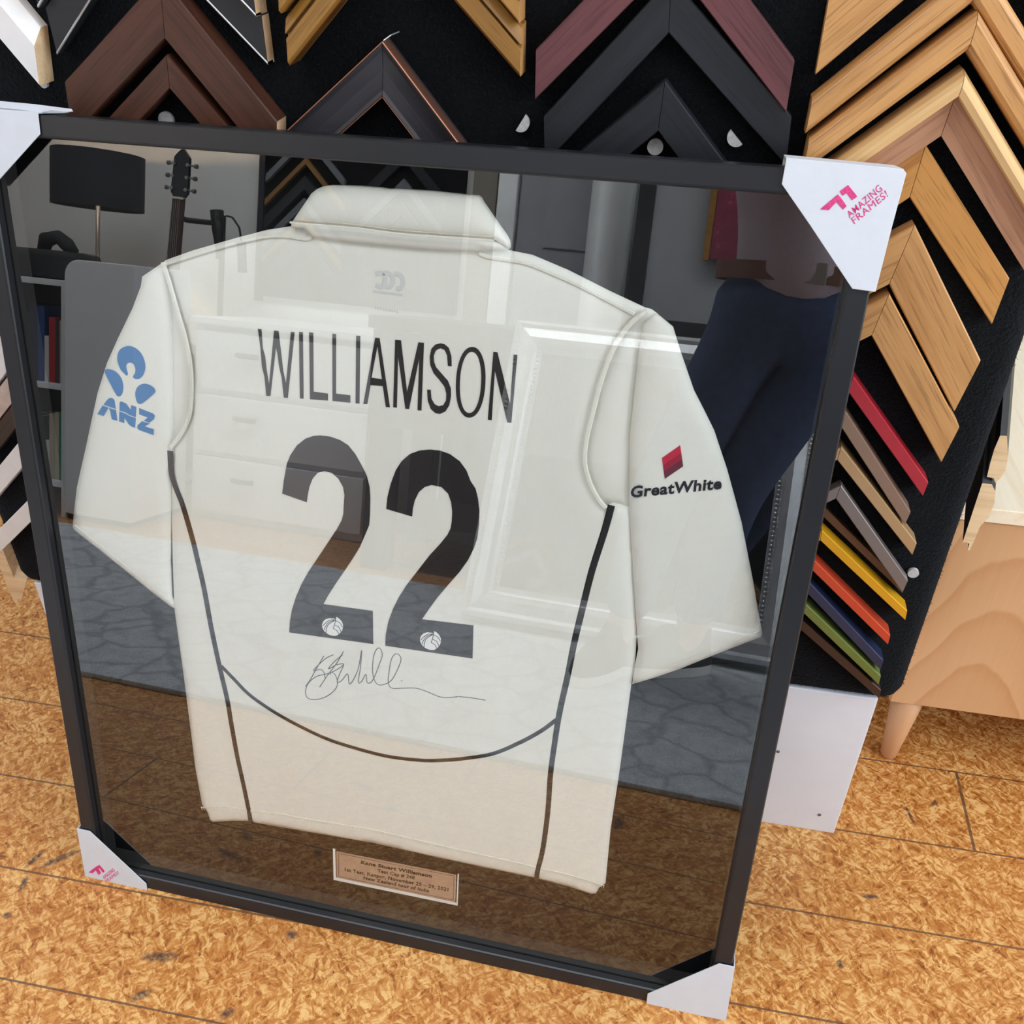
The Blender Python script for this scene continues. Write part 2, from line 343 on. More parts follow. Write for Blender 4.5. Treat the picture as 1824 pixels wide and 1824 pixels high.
wall_x('wall_left', X0, -1, -0.5, 1.9, 0.8, 2.5)
struct(box('ceiling', X0, X1, Y0, Y1, ZC, ZC + .06, CEILM))
def window(name, x, s, y0, y1, z0, z1, ny):
    fr = MB(); a, b = sorted((x + s * .02, x + s * .07)); w = .05
    fr.box(a, b, y0, y1, z0, z0 + w); fr.box(a, b, y0, y1, z1 - w, z1)
    for i in range(ny + 1):
        yy = y0 + (y1 - y0 - w) * i / ny; fr.box(a, b, yy, yy + w, z0, z1)
    o = struct(fr.build(name, TRIMM)); g = box('pane', (a + b) / 2 - .003, (a + b) / 2 + .003, y0 + w, y1 - w, z0 + w, z1 - w, clear(name + '_glass', (0.95, 0.97, 0.97, 1)), o)
    return o
window('window_1', X1, 1, -2.1, 0.7, 0.55, 2.55, 2)
window('added_window', X0, -1, -0.5, 1.9, 0.8, 2.5, 2)  # unseen window, added to go with the left fill lamp
struct(box('baseboard_back', X0, X1, Y0, Y0 + .015, 0, .09, TRIMM))

# grey panelled door on the back wall
DOORM = plain('grey_door_paint', (150, 152, 158), 0.45)
dr = struct(box('door_1', -0.06, 0.62, Y0, Y0 + .035, 0, 2.03, DOORM, bevel=.003))
dpm = MB(); [dpm.box(a, b, Y0 + .034, Y0 + .042, c, d) for a, b, c, d in ((.04, .24, .15, .95), (.32, .52, .15, .95), (.04, .24, 1.05, 1.9), (.32, .52, 1.05, 1.9))]
dpm.build('door_panel', DOORM, dr, bevel=.004)
struct(box('trim_1', -0.14, -0.07, Y0, Y0 + .05, 0, 2.1, plain('bright_trim', (246, 248, 250), 0.35), bevel=.004))
struct(box('trim_2', -0.24, -0.15, Y0, Y0 + .03, 0, 2.1, plain('putty_trim', (128, 122, 110), 0.6), bevel=.003))

# ------------------------------------------------------------------ display tower and plinth
tower = thing('display_stand', (0.44, 0.42, 0), 'tall black carpeted display stand on a white plinth', 'display stand')
def carpet_panel():
    x0, x1, y0, y1, z0, z1 = -0.197, 1.073, 0.27, 0.56, 0.283, 1.72
    bm = bmesh.new(); n = 0
    def seg(a, b, k): return [a + (b - a) * i / k for i in range(k + 1)]
    # rounded box section swept upward
    r = 0.026; pts = []
    for (cx, cy, a0) in ((x1 - r, y0 + r, -90), (x1 - r, y1 - r, 0), (x0 + r, y1 - r, 90), (x0 + r, y0 + r, 180)):
        pts += [(cx + r * math.cos(math.radians(a0 + 90 * i / 6)), cy + r * math.sin(math.radians(a0 + 90 * i / 6))) for i in range(7)]
    V = []; F = []; N = len(pts); cx0, cy0 = (x0 + x1) / 2, (y0 + y1) / 2
    levels = [(z0, .022), (z0 + .003, .010), (z0 + .010, .003), (z0 + .022, 0)] + [(z, 0) for z in np.linspace(z0 + .05, z1 - .03, 60)] + [(z1, .02)]
    for (z, ins) in levels:
        for (px, py) in pts:
            sx = (px - cx0); sy = (py - cy0); k1 = 1 - ins / abs(x1 - cx0); k2 = 1 - ins / abs(y1 - cy0)
            V.append((cx0 + sx * k1, cy0 + sy * k2, z))
    for i in range(len(levels) - 1):
        for k in range(N): F.append((i * N + k, i * N + (k + 1) % N, (i + 1) * N + (k + 1) % N, (i + 1) * N + k))
    F.append(tuple(range(N - 1, -1, -1))); F.append(tuple((len(levels) - 1) * N + k for k in range(N)))
    return mesh('carpet_panel', V, F, CARPET, tower, smooth=True)
cp = carpet_panel()
def fuzz(o):                                    # short carpet pile along the panel
    pm = o.modifiers.new('pile', 'PARTICLE_SYSTEM'); ps = pm.particle_system.settings
    ps.type = 'HAIR'; ps.count = 160000; ps.hair_length = 0.0012; ps.hair_step = 2; ps.render_step = 2
    ps.root_radius = 0.5; ps.tip_radius = 0.15; ps.radius_scale = 0.0009; ps.brownian_factor = 0.0; ps.factor_random = 0.0006; ps.use_advanced_hair = True
    ps.material = 1
fuzz(cp)
box('plinth', -0.172, 1.044, 0.274, 0.55, 0, 0.285, PLINTHW, tower, bevel=.0015)
DOTM = plain('grey_felt_dot', (186, 186, 188), 0.9, var=0.15, scale=300, bump=0.3)
def dot(x, z, r=0.0075, y=.268, half=None):
    m = MB(); n = 20; V = [(x + r * math.cos((PI if half is not None else 2 * PI) * k / n + (half or 0)), y, z + r * math.sin((PI if half is not None else 2 * PI) * k / n + (half or 0))) for k in range(n + (half is not None))]; m.prism(V, (0, .004, 0)); return m.build('velcro_dot', DOTM, tower)
for (px, py, r, hf) in ((1167, 262, .0075, None), (927, 219, .0085, math.radians(-122)), (1312, 245, .0085, math.radians(135)), (1627, 1022, .0062, None), (295, 214, .008, None), (77, 150, .004, None)):
    p = yz(px, py, .262); o = dot(p.x, p.z, r, .262, hf)
for (px, py) in ((1386, 1339.5), (1460, 1452)):
    p = yz(px, py, .273); screw = MB().lathe((p.x, .2738, p.z), [(0.0, -.0015), (.0022, -.001), (.0026, .001)], 10, 'Y')
    screw.build('screw_head', plain('dull_steel', (120, 118, 122), .45, .6), tower)

# ------------------------------------------------------------------ corner samples of picture moulding
GROUP_S = 'moulding corner samples on the black display'
R45 = PI / 4
def arm_mesh(name, side, v, a, prof, mats, parent, apex, tilt, endmat=1, y0=0.2685):
    """one mitred arm. local x runs along the arm from the mitre, z across it (0 = outer edge), y depth.
    prof: list of (s, depth) around the section, s 0..1 from outer edge to inner edge"""
    w = v / math.sqrt(2); L = a * math.sqrt(2); V = []; n = len(prof)
    for end in (0, 1):
        for (s, d) in prof:
            z = -s * w; x = (L if end else 0) + (s * w if end == 0 else -s * w) * (1 if end == 0 else 1)
            # vertical cuts at both ends: x shifts by +s*w at the mitre and by -(-s*w) at the tail
            if end == 0: x = s * w + .00035
            else: x = L + s * w
            V.append((x, -d, z))
    F = [(i, (i + 1) % n, (i + 1) % n + n, i + n) for i in range(n)] + [tuple(range(n - 1, -1, -1)), tuple(range(n, 2 * n))]
    idx = [0] * n + [0, endmat]
    if side < 0: V = [(-x, y, z) for x, y, z in V]
    me = bpy.data.meshes.new(name); me.from_pydata(V, [], F); me.update()
    bm = bmesh.new(); bm.from_mesh(me); bmesh.ops.recalc_face_normals(bm, faces=bm.faces); bm.to_mesh(me); bm.free()
    for p, k in zip(me.polygons, idx): p.material_index = k
    o = link(name, me, mats, parent)
    o.rotation_euler = (0, side * R45 + math.radians(tilt), 0)
    return o
FLAT = [(0, 0), (0, .92), (.03, 1), (.97, 1), (1, .92), (1, 0)]
ROUND = [(0, 0), (0, .7), (.08, .88), (.25, 1), (.75, 1), (.92, .88), (1, .7), (1, 0)]
BEVELED = [(0, 0), (0, .8), (.12, 1), (.97, 1), (1, .93), (1, 0)]
def chevron(x, z, v, tilt, mat, label, t=.018, a=.11, prof=FLAT, end=None, extras=(), y=0.2685, sides=(-1, 1)):
    r = thing('frame_sample', (x, y, z), label, 'frame sample', GROUP_S)
    P = [(s, d * t) for s, d in prof]
    for s in sides:
        arm_mesh('arm', s, v, a, P, [mat, end or mat], r, None, tilt)
        for (nm, s0, s1, d0, m2) in extras:      # raised strips with their own finish
            w0 = [(s0, d0 * .2 * t), (s0, d0 * t), (s0 + (s1 - s0) * .5, d0 * t + .0006), (s1, d0 * t), (s1, d0 * .2 * t)]
            arm_mesh(nm, s, v, a, w0, [m2, m2], r, None, tilt)
    return r
ends = lambda xe, ze, tau, L=.1556: (xe - L * math.cos(math.radians(45 + tau)), ze + L * math.sin(math.radians(45 + tau)))
# -- first column (white and dark mouldings)
chevron(-0.0075, 1.173, .052, 9, WHITEM, 'broad white rounded corner sample with raw timber end, above the left protector', t=.026, prof=[(0, 0), (0, .45), (.28, 1), (.97, 1), (1, .9), (1, 0)], end=RAW)
chevron(-0.012, 1.262, .050, 8, OAK_HONEY, 'oak corner sample just above the broad white one', t=.020)
chevron(-0.02, 0.757, .042, 0, WHITEM, 'white corner sample above the pale pinkish one beside the frame', a=.14)
chevron(-0.02, 0.710, .032, 0, plain('pale_pink_wash', (196, 176, 168), .6, var=.12, scale=90), 'pale pinkish corner sample between white and dark brown ones', a=.14)
chevron(-0.02, 0.676, .028, 0, DARKBROWN, 'dark brown corner sample under the pale pinkish one', a=.14)
chevron(-0.02, 0.629, .033, 0, WHITEM, 'plain white corner sample below the dark brown one', a=.15)
chevron(-0.035, 0.531, .032, 2, WHITEM, 'lowest plain white corner sample near the carpet bottom', a=.165)
# -- second column
chevron(.2266, 1.097, .054, 7, WALNUT, 'wide reddish brown corner sample with grain', end=RAW, t=.024)
chevron(.2175, 1.030, .031, 6, WALNUT, 'narrow reddish brown corner sample nested under the wide one', t=.022)
BL2 = lacquer('black_lacquer', (34, 36, 41), .35)
chevron(.2075, 1.176, .042, 0, BL2, 'flat black corner sample with one silver inner edge', t=.016, end=RAW, extras=[('silver_edge', .94, 1.0, 1.02, SILVER)])
chevron(.2065, 1.207, .0305, 0, BL2, 'black corner sample with two silver edges, above the similar one', t=.026, end=RAW, extras=[('silver_edge', .92, 1.0, 1.02, SILVER), ('silver_edge', .0, .06, 1.02, SILVER)])
# -- third column
GP = [(0, 0), (0, .55), (.06, .75), (.34, .95), (.36, .72), (.42, .72), (.44, .9), (.9, 1), (1, .86), (1, 0)]
chevron(.4535, 1.178, .042, 0, GOLD, 'golden ribbed corner sample with red inner edge', t=.030, prof=GP, end=OAK, extras=[('red_edge', .985, 1.0, .86, plain('red_edge', (120, 32, 30), .5))])
chevron(.4525, 1.2105, .030, 0, GOLD, 'golden ribbed corner sample nested above the red edged one', t=.034, prof=GP, end=OAK)
ch = chevron(.434, 1.050, .050, 6, PEWTER, 'smoky pewter corner sample with copper edges, alone on black', t=.022, prof=[(0, 0), (0, .9), (.05, 1), (.16, .9), (.5, .76), (.86, .72), (.95, .8), (1, .74), (1, 0)], extras=[('copper_edge', .0, .03, .99, COPPER), ('copper_edge', .975, 1.0, .76, COPPER)])
pa = yz(682.7, 72.5, .248); pb = yz(711, 56.5, .264)
MB().tube([pa, (pa + pb) / 2 + Vector((0, -.001, .001)), pb], .0006, 6).build('nail', SILVER, ch)
# -- fourth column
chevron(.689, 1.161, .042, 0, MAROON, 'maroon stained corner sample with open grain', t=.018, a=.113)
chevron(.690, 1.108, .043, -3, BLACKW, 'wide black stained corner sample under the maroon one', t=.014, a=.112)
chevron(.693, 1.027, .043, 2.5, BLACKW, 'small black open grained corner sample around a felt dot', t=.018)
# -- fifth column, oaks
chevron(.932, 1.205, .058, 0, OAK, 'broad plain oak corner sample, topmost on the oak column', t=.012)
chevron(.934, 1.127, .030, 1, OAK, 'narrow oak corner sample second from the top of the oaks', t=.024, prof=ROUND)
chevron(.939, 1.092, .030, 2, OAK, 'rounded narrow oak corner sample above the two tone one', t=.030, prof=ROUND)
O4P = [(0, 0), (0, .55), (.10, .85), (.20, 1), (.34, .97), (.36, .80), (.40, .62), (1, .42), (1, 0)]
r4 = chevron(.940, 1.048, .055, 3.0, RIMU, 'two tone corner sample, pale pine lip over pinkish wood', t=.034, a=.112, prof=[(0, 0), (0, .4), (.36, .62), (.40, .62), (1, .45), (1, 0)])
for s in (-1, 1): arm_mesh('pine_lip', s, .055, .112, [(k, d * .034) for k, d in ((-.01, .02), (-.01, .62), (.05, .88), (.12, .99), (.2, 1.02), (.33, .97), (.36, .88), (.37, .5), (.2, .1))], [PINE, PINE], r4, None, 3.0)
chevron(.927, .984, .047, 3, OAK_HONEY, 'flat honey oak corner sample under the two tone one', t=.012)
chevron(.934, .914, .060, 9, OAK, 'widest flat oak corner sample, tilted, near the carpet edge', t=.016, a=.113)
chevron(.926, .847, .045, 8.5, OAK, 'lowest oak corner sample, tilted, just above the red one', t=.020, a=.12)
# -- fifth column, coloured metal
def metal(name, rgb): return plain(name, rgb, .33, .25, var=.02)
ALU = [(0, 0), (0, .94), (.06, 1), (.94, 1), (1, .94), (1, 0)]
for (xe, ze, tau, v, rgb, nm, lab) in (
    (1.0139, .6401, 3.8, .0185, (176, 40, 54), 'red_metal', 'slim red corner sample, highest of the coloured ones'),
    (1.0054, .5994, 6.4, .0178, (142, 114, 98), 'taupe_metal', 'slim taupe corner sample between red and tan ones'),
    (1.0218, .5586, 2.4, .0173, (180, 146, 106), 'tan_metal', 'slim tan corner sample below the taupe one'),
    (1.0252, .5047, 5.4, .0185, (124, 114, 112), 'warm_grey_metal', 'slim warm grey corner sample whose mitre shows'),
    (1.0268, .4885, -3.7, .0126, (98, 66, 44), 'bronze_metal', 'slim bronze brown corner sample tucked under the grey one'),
    (1.0352, .4595, -4.1, .0145, (222, 164, 32), 'yellow_metal', 'slim yellow corner sample'),
    (1.0253, .4185, -2.4, .0152, (206, 78, 50), 'orange_metal', 'slim orange red corner sample below the yellow'),
    (1.0268, .3768, -0.3, .0168, (42, 52, 84), 'navy_metal', 'slim navy blue corner sample'),
    (1.0296, .3503, -2.5, .0153, (112, 128, 66), 'olive_metal', 'slim olive green corner sample'),
    (1.0365, .3227, -4.6, .0157, (64, 46, 40), 'chocolate_metal', 'slim chocolate brown corner sample, lowest at the carpet edge')):
    ax, az = ends(xe, ze, tau)
    lower = {'bronze_metal': .008, 'chocolate_metal': .016, 'warm_grey_metal': .0115}.get(nm, .020)
    chevron(ax, az, v, tau, metal(nm, rgb), lab, t=lower, prof=ALU, y=.2600 if nm == 'warm_grey_metal' else .2685)
# -- mouldings on the two sides of the stand, cut ends towards the camera
def side_sample(pts, y, dy, label, face, up):
    P = [yz(a, b, y) for a, b in pts]; r = thing('side_frame_sample', P[0], label, 'frame sample', 'moulding samples on the stand sides')
    n = len(P); off = Vector((0, dy, up)); V = P + [p + off for p in P]
    F = [tuple(range(n)), tuple(range(2 * n - 1, n - 1, -1))] + [(i, i + n, (i + 1) % n + n, (i + 1) % n) for i in range(n)]
    mesh('arm', V, F, [face, RAW], r, idx=[1, 1] + [0] * n); return r
BLKF = lacquer('black_moulding_face', (30, 31, 35), .4)
side_sample(crop(1384, 400, 4.145, [(1648, 1558), (1698, 1560), (1705, 1690)]) + crop(1384, 800, 4.145, [(1704, 70), (1690, 150), (1650, 215), (1612, 250), (1600, 215), (1550, 205), (1575, 100), (1605, 0)]), .315, .11, 'black faced moulding with raw oak end, upper on the stand side', BLKF, .12)
side_sample(crop(1384, 800, 4.145, [(1515, 252), (1585, 258), (1612, 310), (1606, 395), (1560, 510), (1500, 570), (1455, 680), (1420, 752), (1408, 740), (1420, 700), (1400, 685), (1370, 690)]), .315, .11, 'black faced moulding with raw oak end, lower on the stand side', BLKF, .12)
side_sample(crop(0, 800, 4.145, [(0, 720), (22, 745), (62, 850), (105, 950), (190, 990), (160, 1105), (135, 1108), (125, 1148), (105, 1130), (50, 1010), (0, 880)]), .33, .11, 'pale raw moulding end hanging below the carpet edge', RAW, .10)

# ------------------------------------------------------------------ sideboard beside the stand
sb = thing('sideboard', (1.4, .63, 0), 'pale wood sideboard on tapered legs beside the display stand', 'sideboard')
def lbox(name, x0, x1, y0, y1, z0, z1, mat, parent, rot=None, bevel=.0015):
    """box whose local x axis (grain) can be turned: rot 'z' = grain upright, 'y' = grain in depth"""
    c = Vector(((x0 + x1) / 2, (y0 + y1) / 2, (z0 + z1) / 2)); hx, hy, hz = (x1 - x0) / 2, (y1 - y0) / 2, (z1 - z0) / 2
    M = {None: Matrix.Identity(3), 'z': Matrix(((0, 0, 1), (0, 1, 0), (1, 0, 0))), 'y': Matrix(((0, 1, 0), (1, 0, 0), (0, 0, 1)))}[rot]
    V = [M @ Vector(p) for p in boxv(-hx, hx, -hy, hy, -hz, hz)]
    me = bpy.data.meshes.new(name); me.from_pydata([tuple(v) for v in V], [], BOXF); bm = bmesh.new(); bm.from_mesh(me)
    bmesh.ops.recalc_face_normals(bm, faces=bm.faces)
    if bevel: bmesh.ops.bevel(bm, geom=bm.edges[:], offset=bevel, segments=2, affect='EDGES')
    bm.to_mesh(me); bm.free(); o = link(name, me, mat, parent); o.location = c - (wloc(parent) if parent else Vector())
    o.rotation_mode = 'QUATERNION'; o.rotation_quaternion = M.inverted().to_quaternion() if rot is None else (Matrix.Rotation(-PI / 2, 3, 'Y').to_quaternion() if rot == 'z' else Matrix.Rotation(PI / 2, 3, 'Z').to_quaternion())
    return o
lbox('carcass', 1.109, 2.15, .42, 1.02, .141, .484, CABINET, sb, 'z')
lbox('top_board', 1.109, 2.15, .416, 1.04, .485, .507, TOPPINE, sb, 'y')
for lx in (1.142, 2.11):
    for ly in (.445, .97):
        MB().lathe((lx, ly, 0), [(0, 0.0), (.0105, 0), (.0125, .004), (.0245, .145), (0, .145)], 20).build('leg', plain('cherry_leg', (208, 158, 116), .45, scale=8), sb, smooth=True)

# ------------------------------------------------------------------ the framed shirt: frame
fr = thing('picture_frame', (0.44, 0.02, 0), 'large black frame with glass leaning on the display stand', 'picture frame')
FD, RW, GD = .042, .0215, .0115
HF = 1.0
def rail(name, corners, inner):
    # section: outer edge 0 .. inner edge 1; mitred prism between two corners
    prof = [(0, .0015), (.0015, 0), (RW - .003, 0), (RW - .0012, .0006), (RW, .0022), (RW, GD - .0012), (RW - .006, GD - .0008), (RW - .006, FD), (0, FD)]
    V = []
    for (cu, cv), (iu, iv) in corners:
        for (s, d) in prof: V.append(fpt(cu + iu * s, cv + iv * s, d))
    n = len(prof); F = [(i, (i + 1) % n, (i + 1) % n + n, i + n) for i in range(n)] + [tuple(range(n - 1, -1, -1)), tuple(range(n, 2 * n))]
    return mesh(name, V, F, FRAMEBLK, fr)
c00, c10, c11, c01 = ((0, 0), (1, 1)), ((FWID, 0), (-1, 1)), ((FWID, HF), (-1, -1)), ((0, HF), (1, -1))
rail('bottom_rail', (c00, c10), 1); rail('top_rail', (c01, c11), 1); rail('side_rail', (c00, c01), 1); rail('side_rail', (c10, c11), 1)
def fbox(name, u0, u1, v0, v1, d0, d1, mats, parent, idx=None):
    V = [fpt(u, v, d) for d in (d0, d1) for (u, v) in ((u0, v0), (u1, v0), (u1, v1), (u0, v1))]
    base = wloc(parent); me = bpy.data.meshes.new(name); me.from_pydata([tuple(p - base) for p in V], [], [(0, 1, 2, 3), (7, 6, 5, 4), (0, 4, 5, 1), (1, 5, 6, 2), (2, 6, 7, 3), (3, 7, 4, 0)]); me.update()
    o = link(name, me, mats, parent)
    if idx:
        for p, k in zip(me.polygons, idx): p.material_index = k
    return o
gi = RW - .0055
fbox('glass_pane', gi, FWID - gi, gi, HF - gi, GD, GD + .002, [GLASS, GLASSIN], fr, [0, 1, 1, 1, 1, 1])
MD = .0385
fbox('mat_board', gi, FWID - gi, gi, HF - gi, MD, MD + .003, MATBLK, fr)
sw = gi + .006
for (u0, u1, v0, v1) in ((gi, sw, gi, HF - gi), (FWID - sw, FWID - gi, gi, HF - gi), (sw, FWID - sw, gi, sw), (sw, FWID - sw, HF - sw, HF - gi)):
    fbox('spacer', u0, u1, v0, v1, GD + .0022, MD - .0002, plain('charcoal_spacer', (40, 38, 38), .8), fr)

# -- cardboard corner protectors
def fpoly(pts, d): return [fpt(*fuv(a, b, d), d) for a, b in pts]
def protector(pts, wall_edges, label, loc, depth=.050, lift=-.0025):
    """pts: outline of the front sheet in the photo; wall_edges: indices of edges that fold back round the frame"""
    r = thing('corner_protector', loc, label, 'corner protector', 'white cardboard corner protectors')
    P = [fpt(*p[1], lift) if p[0] == 'uv' else fpoly([p], lift)[0] for p in pts]; n = len(P); back = -FW
    m = MB(); m.prism(P, back * .0012); m.build('front_sheet', CARD, r, bevel=.0004)
    q = MB()
    for i in wall_edges:
        a, b = P[i], P[(i + 1) % n]; cen = sum(P, Vector()) / n
        e = (b - a).normalized(); nrm = e.cross(FW); nrm = -nrm if nrm.dot(cen - a) < 0 else nrm
        q.prism([a + back * .0012, b + back * .0012, b + nrm * .0012 + back * .0012, a + nrm * .0012 + back * .0012], back * depth)
    q.build('folded_side', CARD, r)
    m = MB(); m.prism([p + back * (depth + .0012) for p in P], back * .0012); m.build('back_sheet', CARDIN, r)
    return r
pTR = protector([(1399.7, 288), (1400.5, 281), (1609, 301), (1614.5, 309), (1590, 400), (1559.5, 520), (1518, 514.6), (1442, 400), (1392.4, 328)], [1, 3, 4], 'white cardboard protector printed in pink, over the upper frame corner by the oak samples', fpt(FWID, HF, .02))
_a, _b = fuv(71, 239, -.0025), fuv(0, 318, -.0025); _tl = _b[1] + (_a[1] - _b[1]) / (_a[0] - _b[0]) * (.022 - _b[0])
pTL = protector([(66.8, 200), (71, 239), (0, 318), ('uv', (.022, _tl)), ('uv', (-.003, _tl - .002)), ('uv', (-.003, .998)), ('uv', (.003, 1.003))], [6, 4, 5], 'plain white cardboard protector on the upper frame corner below the white sample', fpt(0, HF, .02))
pBL = protector([(136.5, 1476), (159.5, 1481), (260.5, 1575), (262.5, 1593.5), (153, 1568)], [3, 4], 'small white cardboard protector printed in pink, on the floor corner below the blue sleeve logo', fpt(0, 0, .02))
pBR = protector([(1280.6, 1717), (1309, 1723), (1293, 1818.5), (1151, 1790), (1153.5, 1770.6)], [1, 2], 'blank white cardboard protector on the floor corner nearest the camera', fpt(FWID, 0, .02))
# torn flap on the plain protector
m = MB(); fl = [(62, 199.5), (68, 201.5), (92, 196), (118, 199.5), (129, 198.5), (126, 194), (95, 190), (60, 185.5), (0, 180), (-20, 178.5), (-20, 187), (0, 191.5), (40, 196)]
m.prism(fpoly(fl, .004), FW * -.0012); m.build('torn_flap', CARD, pTL)

# -- decals on a plane of the frame
def decal(name, polys, d, mat, parent, thick=.0003):
    V = []; F = []
    for poly in polys:
        loops = poly if isinstance(poly[0][0], (list, tuple)) else [poly]
        L2 = [[Vector((*fuv(a, b, d), 0)) for a, b in lp] for lp in loops]; flat = [p for lp in L2 for p in lp]
        tri = tessellate_polygon(L2); k = len(V); V += [fpt(p.x, p.y, d) for p in flat]; F += [tuple(i + k for i in t) for t in tri]
    base = wloc(parent); me = bpy.data.meshes.new(name); me.from_pydata([tuple(p - base) for p in V], [], F); me.update()
    bm = bmesh.new(); bm.from_mesh(me)
    for f in bm.faces:
        f.normal_update()
        if f.normal.dot(FW) < 0: f.normal_flip()
    g = bmesh.ops.extrude_face_region(bm, geom=bm.faces[:]); vs = [e for e in g['geom'] if isinstance(e, bmesh.types.BMVert)]
    bmesh.ops.translate(bm, vec=FW * thick, verts=vs); bm.to_mesh(me); bm.free()
    return link(name, me, mat, parent)
def ribbon_pts(pts, w):
    P = [Vector((a, b)) for a, b in pts]; L = []; R = []
    for i, p in enumerate(P):
        d = (P[min(i + 1, len(P) - 1)] - P[max(i - 1, 0)]); d = d.normalized() if d.length > 1e-9 else Vector((1, 0)); n = Vector((-d.y, d.x))
        ww = w[i] if isinstance(w, (list, tuple)) else w
        L.append(p + n * ww / 2); R.append(p - n * ww / 2)
    return L, R
def spline(pts, k=6):
    if len(pts) < 3: return pts
    P = [Vector(p) for p in pts]; P = [P[0] * 2 - P[1]] + P + [P[-1] * 2 - P[-2]]; out = []
    for i in range(1, len(P) - 2):
        for j in range(k):
            t = j / k; a, b, c, e = P[i - 1], P[i], P[i + 1], P[i + 2]
            out.append(0.5 * ((2 * b) + (c - a) * t + (2 * a - 5 * b + 4 * c - e) * t * t + (3 * b - a - 3 * c + e) * t ** 3))
    out.append(P[-2]); return [(p[0], p[1]) for p in out]
def strip(name, lines, w, d, mat, parent, h=.0008, smooth=False, k=6):
    """raised ribbons following lines traced on the photo; w in metres; d depth of the surface below"""
    V = []; F = []
    for ln in lines:
        uv = [fuv(a, b, d) for a, b in (spline(ln, k) if k else ln)]; L, R = ribbon_pts(uv, w); n = len(uv); b0 = len(V)
        for l, r in zip(L, R):
            c = (l + r) / 2
            V += [fpt(l.x, l.y, d), fpt(*(c + (l - c) * .6), d - h), fpt(*(c + (r - c) * .6), d - h), fpt(r.x, r.y, d)]
        for i in range(n - 1):
            a = b0 + i * 4
            for j in range(3): F.append((a + j, a + j + 1, a + 5 + j, a + 4 + j))
        F.append((b0, b0 + 1, b0 + 2, b0 + 3)); e = b0 + (n - 1) * 4; F.append((e + 3, e + 2, e + 1, e))
    return mesh(name, V, F, mat, parent, smooth=smooth)
def bil(q, s, t):
    (ax, ay), (bx, by), (cx, cy), (dx, dy) = q   # TL TR BR BL
    tx, ty = ax + (bx - ax) * s, ay + (by - ay) * s; ox, oy = dx + (cx - dx) * s, dy + (cy - dy) * s
    return (ox + (tx - ox) * t, oy + (ty - oy) * t)
def lettering(name, txt, quad, d, mat, parent, bold=0.0, shear=0.0, ref=None, thick=.0002):
    cu = bpy.data.curves.new('tmp', 'FONT'); cu.body = txt; cu.offset = bold; cu.shear = shear; cu.resolution_u = 3; cu.space_character = 1.07
    ob = bpy.data.objects.new('tmp', cu); COL.objects.link(ob); bpy.context.view_layer.update()
    me0 = bpy.data.meshes.new_from_object(ob.evaluated_get(bpy.context.evaluated_depsgraph_get()))
    P = [v.co.copy() for v in me0.vertices]; F = [tuple(p.vertices) for p in me0.polygons]
    bpy.data.objects.remove(ob); bpy.data.curves.remove(cu); bpy.data.meshes.remove(me0)
    xs = [p.x for p in P]; x0, x1 = min(xs), max(xs); y0, y1 = (0.0, 0.729) if ref is None else ref
    V = []
    for p in P:
        a, b = bil(quad, (p.x - x0) / (x1 - x0), (p.y - y0) / (y1 - y0)); V.append(fpt(*fuv(a, b, d), d))
    base = wloc(parent); me = bpy.data.meshes.new(name); me.from_pydata([tuple(p - base) for p in V], [], F); me.update()
    bm = bmesh.new(); bm.from_mesh(me); g = bmesh.ops.extrude_face_region(bm, geom=bm.faces[:]); vs = [e for e in g['geom'] if isinstance(e, bmesh.types.BMVert)]
    bmesh.ops.translate(bm, vec=FW * thick, verts=vs); bm.to_mesh(me); bm.free()
    return link(name, me, mat, parent)

# pink stamps on the protectors
LD = -.0026
c4 = lambda pts: crop(1384, 0, 4.14545, pts)
decal('stamp_emblem', [c4([(318, 1545), (448, 1436), (470, 1458), (514, 1522), (488, 1548), (438, 1492), (382, 1552)]), c4([(461, 1414), (525, 1366), (593, 1451), (553, 1479), (512, 1424), (485, 1446)])], LD, PINKP, pTR)
lettering('stamp_lettering', 'AMAZING', c4([(507, 1570), (748, 1358), (782, 1402), (536, 1612)]), LD, PINKP, pTR, bold=.004)
lettering('stamp_lettering', 'FRAMES!', c4([(543, 1612), (796, 1400), (822, 1447), (572, 1656)]), LD, PINKP, pTR)
c3 = lambda pts: crop(0, 1480, 3.257, pts)
decal('stamp_emblem', [c3([(515, 240), (560, 205), (570, 213), (586, 245), (572, 255), (556, 228), (537, 246)]), c3([(562, 205), (578, 197), (608, 233), (598, 243), (578, 216), (570, 216)])], LD, PINKP, pBL)
lettering('stamp_lettering', 'AMAZING', c3([(592, 264), (655, 214), (668, 232), (604, 282)]), LD, PINKP, pBL)
lettering('stamp_lettering', 'FRAMES!', c3([(609, 284), (680, 231), (692, 248), (620, 301)]), LD, PINKP, pBL)

